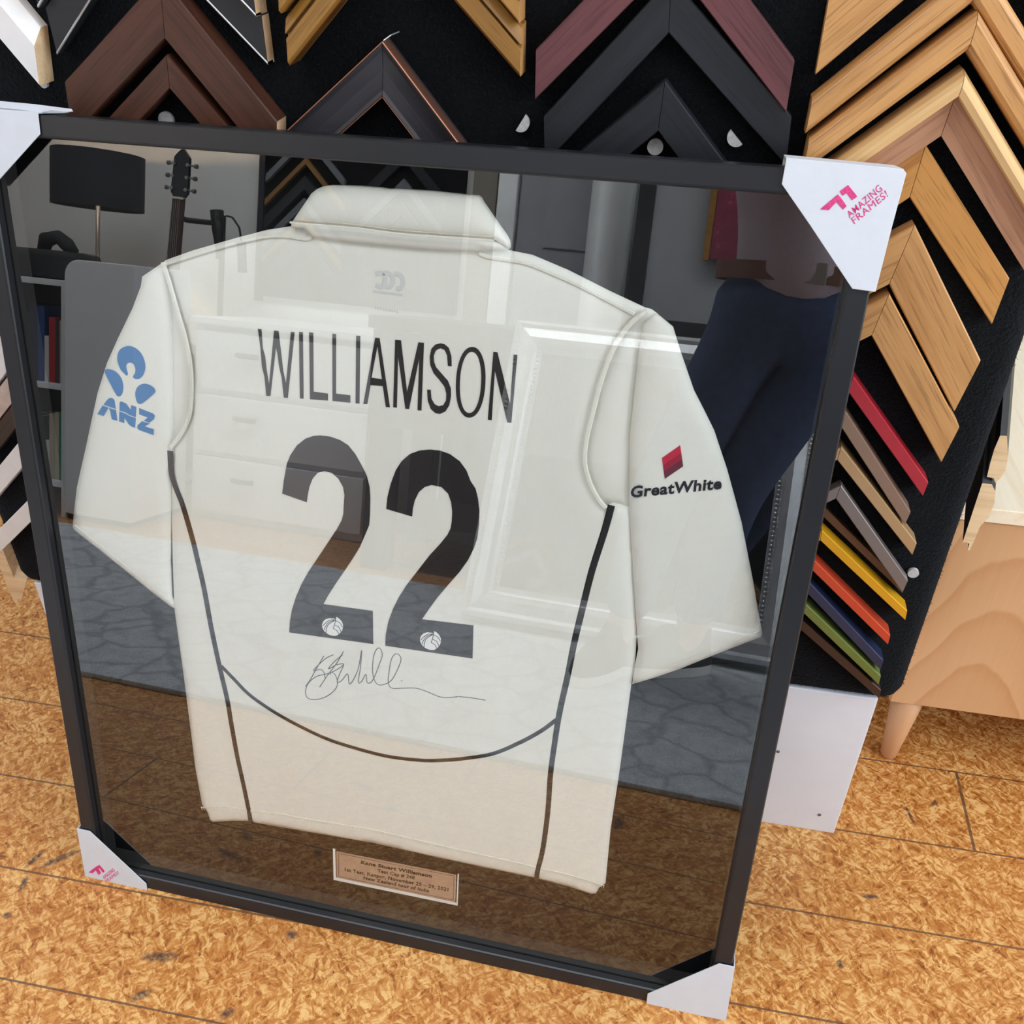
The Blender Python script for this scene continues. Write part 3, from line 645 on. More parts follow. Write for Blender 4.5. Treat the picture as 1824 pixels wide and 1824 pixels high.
# ------------------------------------------------------------------ the shirt
sh = thing('cricket_shirt', fpt(.45, .2, MD), 'cream collared shirt with charcoal name and number behind the glass', 'shirt')
def cloth(name, px, d, parent, mat=CREAM, puff=.004, lam=.010, grid=.006, wr=0.0, seed=0, floor_d=None):
    uv = [fuv(a, b, d) for a, b in px]; poly = np.array(uv); n = len(poly)
    A = poly; B = np.roll(poly, -1, 0)
    # resample the outline
    out = []
    for a, b in zip(A, B):
        k = max(1, int(np.linalg.norm(b - a) / grid)); out += [a + (b - a) * i / k for i in range(k)]
    out = np.array(out); lo, hi = poly.min(0), poly.max(0)
    gx, gy = np.meshgrid(np.arange(lo[0], hi[0], grid), np.arange(lo[1], hi[1], grid)); G = np.c_[gx.ravel(), gy.ravel()]
    def dist(Q):
        D = np.full(len(Q), 9.0)
        for a, b in zip(A, B):
            ab = b - a; t = np.clip(((Q - a) @ ab) / (ab @ ab + 1e-12), 0, 1); D = np.minimum(D, np.linalg.norm(Q - (a + t[:, None] * ab), axis=1))
        return D
    ins = np.zeros(len(G), bool)
    for a, b in zip(A, B):
        c = ((a[1] > G[:, 1]) != (b[1] > G[:, 1])); xi = (b[0] - a[0]) * (G[:, 1] - a[1]) / (b[1] - a[1] + 1e-15) + a[0]; ins ^= c & (G[:, 0] < xi)
    dg = dist(G); G = G[ins & (dg > grid * .5)]
    allp = np.vstack([out, G]); m = len(out)
    rv, re, rf, *_ = delaunay_2d_cdt([Vector((p[0], p[1])) for p in allp], [], [list(range(m))], 1, 1e-7)
    Q = np.array([[p.x, p.y] for p in rv]); D = dist(Q); h = puff * (1 - np.exp(-D / lam))
    V = []
    for q, hh, dd in zip(Q, h, D):
        w = 0
        if wr: w = wr * mnoise.noise(Vector((q[0] * 16 + seed, q[1] * 7, seed))) * min(1, dd / .02)
        V.append(fpt(q[0], q[1], d + puff - hh - w))
    # skirt down to the mat
    F = [tuple(f) for f in rf]; cnt = {}
    for f in F:
        for i in range(len(f)):
            e = tuple(sorted((f[i], f[(i + 1) % len(f)]))); cnt[e] = cnt.get(e, 0) + 1
    bvs = {}
    fd = MD - .0002 if floor_d is None else floor_d
    for (a, b), c in list(cnt.items()):
        if c == 1:
            for k in (a, b):
                if k not in bvs: bvs[k] = len(V); V.append(fpt(Q[k][0], Q[k][1], fd))
            F.append((a, b, bvs[b], bvs[a]))
    return mesh(name, V, F, mat, parent, smooth=True)
BD, SD, ID = .0315, .0285, .0345         # depth of body, sleeve and inner sleeve surfaces
BODY = [(516, 404), (470, 411), (420, 424), (340, 447), (289.5, 465)] + [(300, 500), (318, 560), (332, 610), (340, 660), (340, 710), (335, 745), (320, 775), (303, 797), (300, 830), (304, 1000), (307, 1087),
        (323, 1200), (336.5, 1304), (345, 1372), (357, 1437), (362, 1443), (367, 1452), (371, 1464), (376, 1468), (412, 1466), (444, 1466.6), (450, 1469), (554, 1487), (664, 1506), (780, 1532), (870, 1551), (953.6, 1568.5), (1010, 1583), (1052, 1597), (1060.7, 1596), (1066, 1586), (1077.4, 1578.5),
        (1086.6, 1482), (1101.4, 1386), (1123.5, 1224), (1130, 1190), (1133, 1140), (1128, 1040), (1122, 907), (1091, 899), (1079, 905), (1064.5, 887.5), (1049.7, 858), (1041.4, 822), (1044.7, 782), (1058, 726), (1071, 677.6), (1094, 618), (1123.7, 575.7), (1150, 553), (1167, 561),
        (1150, 551), (1084, 520), (1008.6, 482), (946, 455.6), (903, 447), (880, 436), (700, 424), (600, 415), (540, 404)]
BODY.remove((1167, 561))
body = cloth('body_panel', BODY, BD, sh, puff=.0045, lam=.006, wr=0.0)
SL = [(289.5, 466), (248.5, 494), (246, 511), (231.6, 549.6), (205, 605), (185.7, 648.5), (169, 701.5), (157, 757), (147.5, 802), (138.7, 841), (132, 872), (127.6, 908.5), (124.5, 941), (126.6, 947), (168.9, 979.7), (217, 1018), (265, 1057), (299, 1083), (306.4, 1087), (300, 1068), (297, 1005), (299, 900), (301.5, 800), (301.5, 738), (300.3, 641), (299, 569), (295.5, 508.6), (291, 475)]
cloth('sleeve', SL, SD, sh, puff=.005, lam=.007)
SR = [(1168, 561), (1197.7, 585.5), (1212, 632), (1235.5, 700), (1254, 736), (1271.7, 772), (1294.7, 841), (1308, 889), (1321, 937), (1341, 1039), (1350, 1092), (1358, 1134), (1355.6, 1139), (1281.6, 1167), (1212.5, 1195), (1160, 1213), (1125, 1223), (1130, 1190), (1136, 1160), (1134, 1137.5), (1127, 1029), (1119.7, 897), (1121, 782), (1129, 700), (1137, 628), (1145, 579)]
cloth('sleeve', SR, SD, sh, puff=.005, lam=.007)
cloth('sleeve_fold', [(290, 468), (299, 500), (318, 560), (332, 610), (340, 660), (340, 710), (335, 745), (320, 775), (300, 800), (300, 700), (298, 560)], ID, sh, puff=.0035, lam=.012, wr=.0012, seed=3)
cloth('sleeve_fold', [(1171, 560), (1160, 552), (1150, 549), (1124, 574), (1094, 618), (1071, 677), (1058, 726), (1045, 782), (1041, 822), (1050, 858), (1064, 887), (1079, 905), (1091, 899), (1122, 908), (1122, 897), (1123, 782), (1131, 700), (1139, 628), (1150, 579)], ID, sh, puff=.0035, lam=.012, wr=.0012, seed=9)
# collar
COLL = [(516, 396.5), (541.7, 358.8), (550, 346), (559.8, 338), (570, 333.5), (581, 331.5), (630, 333), (671.4, 336), (685, 338.5), (701.6, 338.5), (761.9, 342), (822, 348.5), (846, 350.5), (851, 355), (855.4, 363), (876.5, 393.5), (897.6, 423.6), (902, 432), (903.6, 444.8), (894.6, 438), (879.5, 429), (852, 427), (762, 421), (701.6, 416), (641, 408), (581, 402.5), (528, 398)]
CBAND = [(517, 398), (515.5, 406), (538.7, 408), (553.8, 423), (611, 431.5), (671, 438), (731.7, 443.5), (792, 447.5), (852, 448.5), (888.5, 445.5), (903, 446), (895, 436), (850, 424), (640, 404), (540, 398)]
cloth('collar_band', CBAND, .0255, sh, puff=.003, lam=.006, wr=.0008, seed=5)
cloth('collar', COLL, .0215, sh, puff=.0055, lam=.008, wr=.0012, seed=2)
strip('collar_seam', [[(517, 396), (548, 399.5), (581, 402), (641, 407.5), (701.6, 415.5), (762, 420.5), (852, 426.5), (880, 429)]], .0022, .0206, CREAMSEAM, sh, h=.0016)
# shoulder and armhole seams
strip('armhole_seam', [[(290, 467), (300, 498), (318, 560), (332, 610), (340, 660), (340.5, 710), (335.5, 745), (321, 775), (304, 797)]], .0052, BD - .0002, CREAMSEAM, sh, h=.0018)
strip('armhole_seam', [[(1152, 554), (1123.7, 576), (1094, 618), (1071, 677.6), (1058, 726), (1044.7, 782), (1041.4, 822), (1049.7, 858), (1064.5, 887.5), (1079, 905)]], .0052, BD - .0002, CREAMSEAM, sh, h=.0018)
SHL = [(293, 471), (340, 456), (400, 438), (440, 428), (480, 421), (510, 421), (545, 426), (555, 421)]
SHR = [(853, 452), (870, 458), (903, 463), (940, 470), (985, 488), (1030, 508), (1084, 536), (1130, 560)]
strip('shoulder_seam', [SHL], .0040, BD - .0002, CREAMSEAM, sh, h=.0010)
strip('shoulder_seam', [SHR], .0040, BD - .0002, CREAMSEAM, sh, h=.0010)
def stitches(name, line, d, n, length, w, mat=THREAD, ang=0.0, k=6):
    P = spline(line, k); seg = [0]
    for a, b in zip(P, P[1:]): seg.append(seg[-1] + math.dist(a, b))
    L = []
    for i in range(n):
        s = seg[-1] * (i + .5) / n; j = max(0, min(len(P) - 2, int(np.searchsorted(seg, s)) - 1)); t = (s - seg[j]) / max(1e-9, seg[j + 1] - seg[j])
        p = (P[j][0] + (P[j + 1][0] - P[j][0]) * t, P[j][1] + (P[j + 1][1] - P[j][1]) * t); dx, dy = P[j + 1][0] - P[j][0], P[j + 1][1] - P[j][1]; q = math.hypot(dx, dy); dx /= q; dy /= q
        ca, sa = math.cos(ang), math.sin(ang); ex, ey = dx * ca - dy * sa, dx * sa + dy * ca
        L.append([(p[0] - ex * length / 2, p[1] - ey * length / 2), (p[0] + ex * length / 2, p[1] + ey * length / 2)])
    return strip(name, L, w, d, mat, sh, h=.0005, k=0)
shift = lambda ln, dx, dy: [(a + dx, b + dy) for a, b in ln]
stitches('stitching', SHL, BD - .0011, 70, 3.2, .0006, ang=1.2); stitches('stitching', SHR, BD - .0011, 80, 3.4, .0006, ang=1.2)
HEM = [(358, 1440), (400, 1439), (440, 1444), (500, 1452), (554, 1462), (664, 1480), (780, 1507), (870, 1527), (957, 1547), (1020, 1562), (1077, 1580)]
stitches('stitching', HEM, BD - .0001, 210, 4.2, .0006, ang=1.35); strip('hem_seam', [shift(HEM, 0, -2.2)], .0007, BD, THREAD, sh, h=.0004)
stitches('stitching', [(300, 500), (318, 560), (332, 610), (340, 660), (340.5, 710), (335.5, 745), (321, 775)], BD - .0018, 90, 3.0, .0006, ang=1.3)
stitches('stitching', [(1123.7, 576), (1094, 618), (1071, 677.6), (1058, 726), (1044.7, 782), (1041.4, 822), (1049.7, 858), (1064.5, 887.5)], BD - .0018, 100, 3.0, .0006, ang=1.3)
stitches('stitching', shift(COLL[20:27][::-1], 0, -7), .0214, 110, 2.4, .0005); strip('sleeve_hem', [[(133, 935), (172, 966), (220, 1004), (268, 1043), (300, 1068)]], .0006, SD, THREAD, sh, h=.0003)
strip('sleeve_hem', [[(1352, 1124), (1281, 1152), (1212, 1180), (1140, 1204)]], .0006, SD, THREAD, sh, h=.0003)
# charcoal piping
PL = [(303, 803), (305.5, 843), (313.6, 870), (325.7, 901), (342.6, 959), (352, 998), (364, 1051), (376.4, 1118.5), (390.8, 1186), (404.7, 1246), (411.6, 1287), (422.5, 1347), (433.5, 1397), (443, 1443), (446.7, 1467)]
PR = [(1089, 900), (1077.6, 943), (1054.6, 1015.8), (1038, 1081.6), (1023, 1144), (1012, 1200), (998.7, 1259), (992.5, 1293), (987, 1330), (980.5, 1379), (975.8, 1445.5), (967, 1512), (958, 1549), (955.5, 1566)]
PARC = [(393.8, 1186), (417, 1210), (444.5, 1237.7), (485.6, 1266.5), (526.7, 1289.8), (581.5, 1315.8), (636.4, 1333.7), (691, 1347.4), (746, 1354), (780, 1354.6), (828, 1351), (879.7, 1342), (927.8, 1321.8), (964.7, 1301.5), (992.4, 1281)]
wl = np.linspace(.0072, .0062, (len(PL) - 1) * 6 + 1).tolist(); wr_ = np.linspace(.0078, .0060, (len(PR) - 1) * 6 + 1).tolist()
strip('side_piping', [PL], wl, BD, PIPING, sh); strip('side_piping', [PR], wr_, BD, PIPING, sh); strip('hem_piping', [PARC], .0052, BD, PIPING, sh)
# name
cw = lambda pts: crop(400, 300, 3.31636, pts)
def ell(cx, cy, rx, ry, sk=0.0, n=36, pw=2.0):
    o = []
    for k in range(n):
        a = 2 * PI * k / n; c, s = math.cos(a), math.sin(a); x = rx * math.copysign(abs(c) ** (2 / pw), c); y = ry * math.copysign(abs(s) ** (2 / pw), s); o.append((cx + x - sk * y, cy + y + .03 * x))
    return o
NAME = [[(197, 947), (218, 950), (226, 1060), (240, 1110), (249, 1190), (263, 1275), (293, 957), (319, 960), (335, 1095), (347, 1195), (363, 1270), (392, 964), (414, 967), (374, 1355), (350, 1353), (338, 1240), (322, 1170), (313, 1100), (304, 1058), (271, 1344), (247, 1343), (236, 1230), (222, 1175), (212, 1060)],
        [(440, 965), (463, 967), (467, 1360), (445, 1358)], [(500, 968), (524, 971), (526, 1318), (611, 1330), (611, 1371), (505, 1363)], [(637, 976), (659, 979), (658, 1330), (743, 1340), (743, 1384), (638, 1373)],
        [(778, 988), (802, 990), (797, 1389), (774, 1387)], [[(890, 1000), (916, 1003), (977, 1411), (953, 1409), (935, 1285), (862, 1280), (843, 1392), (820, 1390)], [(903, 1050), (930, 1245), (868, 1236)]],
        [(1008, 1012), (1042, 1015), (1078, 1320), (1145, 1027), (1178, 1030), (1163, 1430), (1140, 1428), (1150, 1120), (1090, 1421), (1068, 1419), (1025, 1110), (1018, 1413), (996, 1411)],
        [(1319, 1166), (1342, 1168), (1340, 1110), (1325, 1060), (1300, 1038), (1275, 1033), (1245, 1040), (1222, 1065), (1212, 1110), (1215, 1160), (1235, 1210), (1270, 1250), (1300, 1290), (1310, 1330), (1308, 1370), (1292, 1398), (1265, 1405), (1240, 1392), (1222, 1360), (1218, 1308), (1197, 1306), (1200, 1370), (1218, 1420), (1245, 1445), (1272, 1450), (1305, 1435), (1327, 1400), (1338, 1345), (1337, 1300), (1320, 1255), (1285, 1215), (1250, 1175), (1237, 1140), (1236, 1105), (1248, 1075), (1275, 1062), (1300, 1072), (1315, 1105)],
        [ell(1454, 1263, 87, 209, .045, pw=2.15), ell(1453, 1264, 63, 181, .045, pw=2.15)],
        [(1588, 1083), (1612, 1086), (1687, 1395), (1708, 1100), (1730, 1102), (1694, 1503), (1670, 1500), (1597, 1195), (1578, 1487), (1555, 1484)]]
NAME = [([cw(a) for a in p] if isinstance(p[0][0], (tuple, list)) else cw(p)) for p in NAME]
DP = BD - .0002
for p in NAME: decal('letter', [p], DP, PRINT, sh)
# number
cn = lambda pts: crop(440, 740, 3.378, pts)
T1 = cn([(212, 470), (222, 390), (240, 290), (260, 240), (300, 180), (350, 140), (400, 123), (440, 120), (500, 127), (560, 148), (610, 180), (650, 230), (690, 300), (720, 360), (738, 430), (742, 500), (740, 600), (735, 660), (710, 720), (680, 790), (640, 855), (590, 930), (535, 1010), (490, 1080), (460, 1135), (757, 1176), (760, 1375), (254, 1305), (258, 1240), (270, 1170), (295, 1090), (330, 1010), (370, 940), (430, 850), (490, 760), (540, 685), (570, 630), (580, 590), (582, 540), (587, 480), (578, 430), (550, 380), (510, 345), (465, 334), (425, 345), (395, 380), (375, 430), (365, 480), (360, 522)])
T2 = cn([(838, 562), (845, 490), (865, 410), (895, 330), (930, 275), (980, 232), (1040, 210), (1100, 205), (1160, 211), (1220, 232), (1280, 275), (1320, 330), (1345, 395), (1375, 440), (1390, 500), (1398, 570), (1396, 650), (1385, 740), (1365, 800), (1330, 870), (1280, 940), (1210, 1020), (1150, 1090), (1095, 1165), (1053, 1226), (1362, 1263), (1357, 1462), (832, 1385), (835, 1320), (850, 1240), (880, 1160), (915, 1090), (960, 1020), (1030, 930), (1100, 840), (1160, 775), (1205, 720), (1225, 680), (1232, 640), (1235, 580), (1228, 520), (1210, 470), (1170, 430), (1110, 418), (1070, 430), (1035, 460), (1010, 510), (998, 560), (994, 608)])
ce = lambda dx, dy: (lambda pts: crop(560 + dx, 1080 + dy, 6.08, pts))
for T, (dx, dy) in ((T1, (0, 0)), (T2, (174.4, 25.3))):
    num = decal('numeral', [T], DP, PRINT, sh); q = ce(dx, dy)
    decal('emblem', [q([(84, 195), (95, 165), (120, 140), (160, 128), (215, 133), (232, 142), (236, 115), (262, 128), (292, 158), (308, 190), (310, 225), (300, 265), (265, 303), (235, 318), (200, 318), (165, 308), (135, 292), (112, 272), (95, 250), (85, 222)])], DP - .00035, EMBW, num)
    L = [[(92, 212), (125, 178), (170, 150), (225, 145)], [(105, 255), (122, 215), (160, 172), (225, 148)], [(128, 288), (130, 245), (155, 195), (225, 150)], [(233, 118), (228, 160), (205, 240)], [(205, 240), (245, 265), (265, 303)], [(232, 155), (275, 180), (305, 225)], [(222, 205), (262, 225), (290, 280)]]
    strip('emblem_line', [q(x) for x in L], .00085, DP - .00068, PRINT, num, h=.0002, k=4)
# signature
SG = [[(352, 1630), (380, 1590), (420, 1520), (462, 1447)], [(520, 1440), (470, 1465), (400, 1535), (440, 1528), (462, 1545), (470, 1585)], [(580, 1420), (540, 1490), (480, 1570), (437, 1635)],
      [(575, 1440), (525, 1482), (490, 1525), (540, 1500), (582, 1497), (540, 1530), (480, 1555), (420, 1570), (370, 1610), (352, 1660), (365, 1700), (410, 1710), (470, 1695), (525, 1655), (545, 1610), (530, 1560), (505, 1545), (500, 1560)],
      [(582, 1505), (560, 1550), (542, 1605), (570, 1595), (605, 1555), (615, 1615), (640, 1590), (670, 1520), (690, 1412), (682, 1520), (670, 1605), (690, 1600), (715, 1558), (722, 1605), (745, 1607), (768, 1570), (795, 1500), (814, 1440), (800, 1402), (780, 1407), (762, 1450), (755, 1530), (765, 1590), (790, 1620), (830, 1617), (870, 1592), (905, 1530), (926, 1470), (914, 1440), (890, 1437), (868, 1470), (855, 1540), (850, 1605), (870, 1640), (940, 1641), (1020, 1642), (1090, 1665), (1150, 1690), (1200, 1698), (1270, 1692)], [(1275, 1692), (1340, 1698), (1435, 1714)], [(926, 1595), (934, 1600)]]
strip('signature', [cn(s) for s in SG], .0011, DP, INK, sh, h=.0002)
# sleeve prints
ca = lambda pts: crop(0, 400, 4.14545, pts)
DS = SD - .0002
lg = decal('sleeve_logo', [spline(ca(p + p[:1]), 4)[:-1] for p in (
    [(935, 1115), (895, 1075), (870, 1015), (868, 965), (885, 925), (920, 902), (960, 897), (1005, 915), (1045, 955), (1068, 1010), (1073, 1060), (1060, 1105), (1035, 1135), (1005, 1140), (985, 1130), (985, 1115), (998, 1095), (1000, 1065), (990, 1035), (970, 1020), (945, 1022), (932, 1042), (935, 1070), (943, 1095), (943, 1110)],
    [(778, 1070), (800, 1066), (840, 1078), (875, 1105), (900, 1145), (910, 1195), (905, 1240), (890, 1265), (872, 1268), (855, 1250), (815, 1175), (775, 1095)],
    [(1030, 1325), (1012, 1310), (1000, 1265), (1003, 1225), (1020, 1195), (1050, 1177), (1085, 1177), (1125, 1195), (1145, 1220), (1142, 1242), (1095, 1285), (1050, 1320)])], DS, BLUEP, sh)
decal('logo_lettering', [ca(p) for p in ([(765, 1328), (797, 1288), (815, 1279), (835, 1284), (846, 1298), (855, 1361)], [(757, 1337), (800, 1352), (765, 1412), (720, 1398)], [(806, 1354), (857, 1371), (866, 1448), (826, 1437), (814, 1377)],
    [(884, 1312), (895, 1305), (932, 1322), (966, 1368), (969, 1333), (1007, 1347), (1003, 1421), (960, 1407), (925, 1385), (883, 1373)], [(882, 1380), (922, 1393), (955, 1413), (1003, 1429), (998, 1499), (975, 1493), (952, 1475), (918, 1425), (918, 1466), (880, 1452)],
    [(1028, 1355), (1130, 1395), (1143, 1410), (1137, 1435), (1104, 1463), (1063, 1447), (1092, 1425), (1028, 1400)], [(1050, 1452), (1106, 1470), (1068, 1490), (1136, 1512), (1134, 1554), (1025, 1515), (1014, 1500), (1018, 1480)])], DS, BLUEP, sh)
cg = lambda pts: crop(1100, 700, 3.2579, pts)
dm = [(258, 377), (363, 303), (381, 425), (274, 498)]
RED1 = plain('red_print', (200, 36, 62), .5); RED2 = plain('crimson_print', (162, 26, 52), .5); RED3 = plain('dark_red_print', (108, 38, 58), .5)
for k, (a, b, m) in enumerate(((0, .36, RED1), (.36, .66, RED2), (.66, 1, RED3))):
    L = lambda t: (dm[0][0] + (dm[3][0] - dm[0][0]) * t, dm[0][1] + (dm[3][1] - dm[0][1]) * t); Rr = lambda t: (dm[1][0] + (dm[2][0] - dm[1][0]) * t, dm[1][1] + (dm[2][1] - dm[1][1]) * t)
    decal('diamond_logo', [cg([L(a), Rr(a), Rr(b), L(b)])], DS, m, sh)
lettering('sleeve_lettering', 'GreatWhite', cg([(75, 540), (603, 489), (604, 554), (77, 606)]), DS, PRINT, sh, bold=.032, shear=.12)
# shadow of the neck label through the cloth
cl = lambda pts: crop(640, 470, 18.24, pts)
nl = [spline(cl([(510, 340), (700, 300), (830, 420), (810, 640), (700, 760), (520, 680)]), 5), spline(cl([(760, 350), (900, 300), (1060, 400), (1080, 620), (960, 760), (820, 720)]), 5), spline(cl([(1120, 330), (1300, 350), (1410, 500), (1400, 700), (1300, 820), (1180, 790)]), 5)]
strip('label_shadow', nl, .0052, DP + .00012, SHADOWP, sh, h=.00015, k=0)
decal('label_shadow', [cl([(440, 850), (1410, 970), (1400, 1050), (440, 930)])], DP + .0001, SHADOWP, sh, thick=.0001)
stitches('label_shadow', cl([(480, 1420), (860, 1480), (1290, 1550)]), DP + .0001, 9, 2.0, .0028, mat=SHADOWP)

# ------------------------------------------------------------------ name plate below the shirt
pl = thing('name_plate', fpt(.44, .05, MD), 'small engraved bronze plate edged in white below the shirt hem', 'name plate')
cpz = lambda pts: crop(580, 1490, 7.015, pts)
PD = MD - .0004
decal('bevel', [cpz([(92, 150), (120, 155), (130, 508), (1622, 822), (1632, 835), (1648, 862), (100, 540)]), cpz([(1650, 467), (1666, 465), (1650, 862), (1634, 838)])], PD, plain('white_bevel', (244, 242, 240), .6), pl)
decal('plate', [cpz([(135, 183), (1632, 478), (1622, 815), (140, 510)])], PD, BRONZE, pl, thick=.0006)
PT = PD - .0007
strip('border_line', [cpz(x) for x in ([(160, 212), (1605, 495)], [(1605, 495), (1595, 795)], [(1595, 795), (165, 500)], [(165, 500), (160, 212)])], .0006, PT, ENGR, pl, h=.0001, k=0)
for txt, q, b in (('Kane Stuart Williamson', [(445, 297), (1332, 472), (1327, 514), (440, 338)], .048), ('Test Cap # 248', [(650, 404), (1117, 494), (1113, 536), (648, 445)], .030),
                  ('1st Test, Kanpur, November 25 \u2013 29, 2021', [(240, 388), (1536, 643), (1533, 686), (238, 430)], .030), ('New Zealand tour of India', [(475, 494), (1297, 658), (1293, 699), (473, 534)], .030)):
    lettering('plate_lettering', txt, cpz(q), PT, ENGR, pl, bold=b, thick=.0001)
# ------------------------------------------------------------------ the rest of the shop, seen in the glass
# patterned grey rug
def rug_material():
    t = NT('grey_shag_rug'); P = t.coords('Object'); sp = t.n('ShaderNodeSeparateXYZ'); t.l(P, sp.inputs[0])
    wn = t.noise(P, 7, 3); sc = t.n('ShaderNodeVectorMath', operation='SCALE'); sc.inputs['Scale'].default_value = .12; t.l(wn.outputs['Color'], sc.inputs[0])
    ad = t.n('ShaderNodeVectorMath', operation='ADD'); t.l(P, ad.inputs[0]); t.l(sc.outputs[0], ad.inputs[1])
    vo = t.n('ShaderNodeTexVoronoi', feature='DISTANCE_TO_EDGE'); vo.inputs['Scale'].default_value = 7.5; t.l(ad.outputs[0], vo.inputs['Vector'])
    line = t.ramp(vo.outputs['Distance'], [(0.012, (1, 1, 1, 1)), (0.085, (0, 0, 0, 1))])
    pile = t.noise(P, 240, 4, .7).outputs['Fac']; soft = t.noise(P, 30, 3).outputs['Fac']
    k = t.math('ADD', t.math('MULTIPLY', pile, .7), t.math('MULTIPLY', soft, .3))
    c = t.ramp(k, [(.35, lin((168, 175, 184))), (.65, lin((226, 231, 237)))])
    t.base(t.mix(t.math('MULTIPLY', line, .34), c, lin((96, 100, 108)))); t.set(Roughness=.95); t.p.inputs['Specular IOR Level'].default_value = .1
    t.bump(t.math('SUBTRACT', pile, t.math('MULTIPLY', line, .5)), .6, .004); return t.m
ro = box('rug', -2.05, 1.95, -1.535, -.548, 0, .012, rug_material(), bevel=.004)
tag(ro, 'grey patterned shag rug across the shop floor', 'rug')

# floor lamp
lp = thing('floor_lamp', (-1.55, -2.08, 0), 'floor lamp with dark drum shade glowing behind the bookcase', 'floor lamp')
MB().lathe((-1.55, -2.08, 0), [(0, 0), (.13, 0), (.13, .018), (.02, .026), (0, .026)], 28).build('base', plain('brushed_metal', (150, 150, 152), .3, .8), lp, smooth=False)
MB().tube([(-1.55, -2.08, .02), (-1.55, -2.08, 1.16)], .008, 10).build('pole', MATS['brushed_metal'], lp, smooth=True)
SHADE = plain('black_linen_shade', (34, 36, 42), .9, scale=300)
shl = MB().lathe((-1.55, -2.08, 0), [(.158, 1.035), (.158, 1.225), (.155, 1.225), (.155, 1.035), (.158, 1.035)], 40).build('lamp_shade', [SHADE], lp, smooth=True)
lsp = MB(); [lsp.tube([(-1.55, -2.08, 1.16), (-1.55 + .155 * math.cos(a), -2.08 + .155 * math.sin(a), 1.17)], .002, 6) for a in (0, 2 * PI / 3, 4 * PI / 3)]
lsp.build('shade_spider', MATS['brushed_metal'], lp)
bm_ = NT('lit_bulb'); bm_.p.inputs['Emission Color'].default_value = (1, .72, .42, 1); bm_.p.inputs['Emission Strength'].default_value = 40
MB().lathe((-1.55, -2.08, 1.11), [(0, -.03), (.018, -.025), (.028, 0), (.022, .025), (.012, .05), (0, .05)], 16).build('bulb', bm_.m, lp, smooth=True)
pl_ = bpy.data.lights.new('lamp_light', 'POINT'); pl_.energy = 26; pl_.color = (1, .68, .38); pl_.shadow_soft_size = .012
plo = bpy.data.objects.new('lamp_light', pl_); COL.objects.link(plo); plo.parent = lp; plo.location = (0, 0, 1.204)

# white rounded cabinet beside the bookcase
WCAB = plain('white_laminate', (232, 234, 238), .35, var=.02)
wc = thing('white_cabinet', (-1.2, -1.8, 0), 'white cabinet with one rounded upper corner beside the bookcase', 'cabinet')
prof = [(-1.325, 0.02), (-1.075, 0.02), (-1.075, .845)] + [(-1.325 + .05 - .05 * math.sin(a), .845 - .05 + .05 * math.cos(a)) for a in np.linspace(0, PI / 2, 8)]
MB().prism([(a, -1.615, b) for a, b in prof], (0, -.32, 0)).build('body', WCAB, wc, bevel=.004)
box('toe_kick', -1.31, -1.09, -1.92, -1.63, 0, .021, plain('grey_kick', (90, 92, 96), .6), wc)

# bookcase with books
bc = thing('bookcase', (-1.72, -1.78, 0), 'low white bookcase holding two rows of books', 'bookcase')
box('side_panel', -1.349, -1.331, -1.93, -1.63, 0, .775, WCAB, bc, bevel=.001); box('side_panel', -2.118, -2.10, -1.93, -1.63, 0, .775, WCAB, bc, bevel=.001)
for z in (.10, .425, .757): box('shelf', -2.10, -1.349, -1.93, -1.63, z, z + .018, WCAB, bc, bevel=.001)
box('back_panel', -2.10, -1.349, -1.935, -1.93, 0, .775, plain('dark_backing', (46, 46, 50), .8), bc)
PAGE = plain('book_pages', (226, 218, 200), .9)
def book(x, w, h, z, rgb, label, row, dep=.15):
    r = thing('book', (x, -1.70, z), label, 'book', row); m = plain('cover_%d_%d_%d' % rgb, rgb, .5)
    y0, y1 = -1.66 - dep, -1.655
    c = MB(); c.box(x, x + .002, y0, y1, z, z + h); c.box(x + w - .002, x + w, y0, y1, z, z + h); c.box(x + .002, x + w - .002, y1 - .002, y1, z, z + h); c.build('cover', m, r)
    box('pages', x + .0021, x + w - .0021, y0 + .004, y1 - .0025, z + .003, z + h - .003, PAGE, r); return r
ROW1, ROW2 = 'books on the upper shelf of the bookcase', 'books on the lower shelf of the bookcase'
x = -1.353
for w, h, rgb, lab in ((.020, .205, (176, 172, 160), 'cream spined book nearest the white cabinet, upper shelf'), (.014, .20, (60, 50, 48), 'dark brown thin book between cream and red, upper shelf'), (.024, .212, (176, 34, 44), 'red spined book on the upper shelf'), (.016, .15, (216, 214, 208), 'short white paperback leaning by the red book'),
                       (.026, .245, (40, 74, 138), 'tall royal blue book on the upper shelf'), (.030, .25, (22, 34, 62), 'thick navy book with pale title, upper shelf'), (.022, .22, (44, 46, 54), 'charcoal book left of the navy one'), (.026, .21, (120, 124, 130), 'grey book on the upper shelf'), (.03, .23, (70, 60, 54), 'brown hardback far from the white cabinet, upper shelf')):
    x -= w + .001; book(x, w, h, .443, rgb, lab, ROW1)
x = -1.353
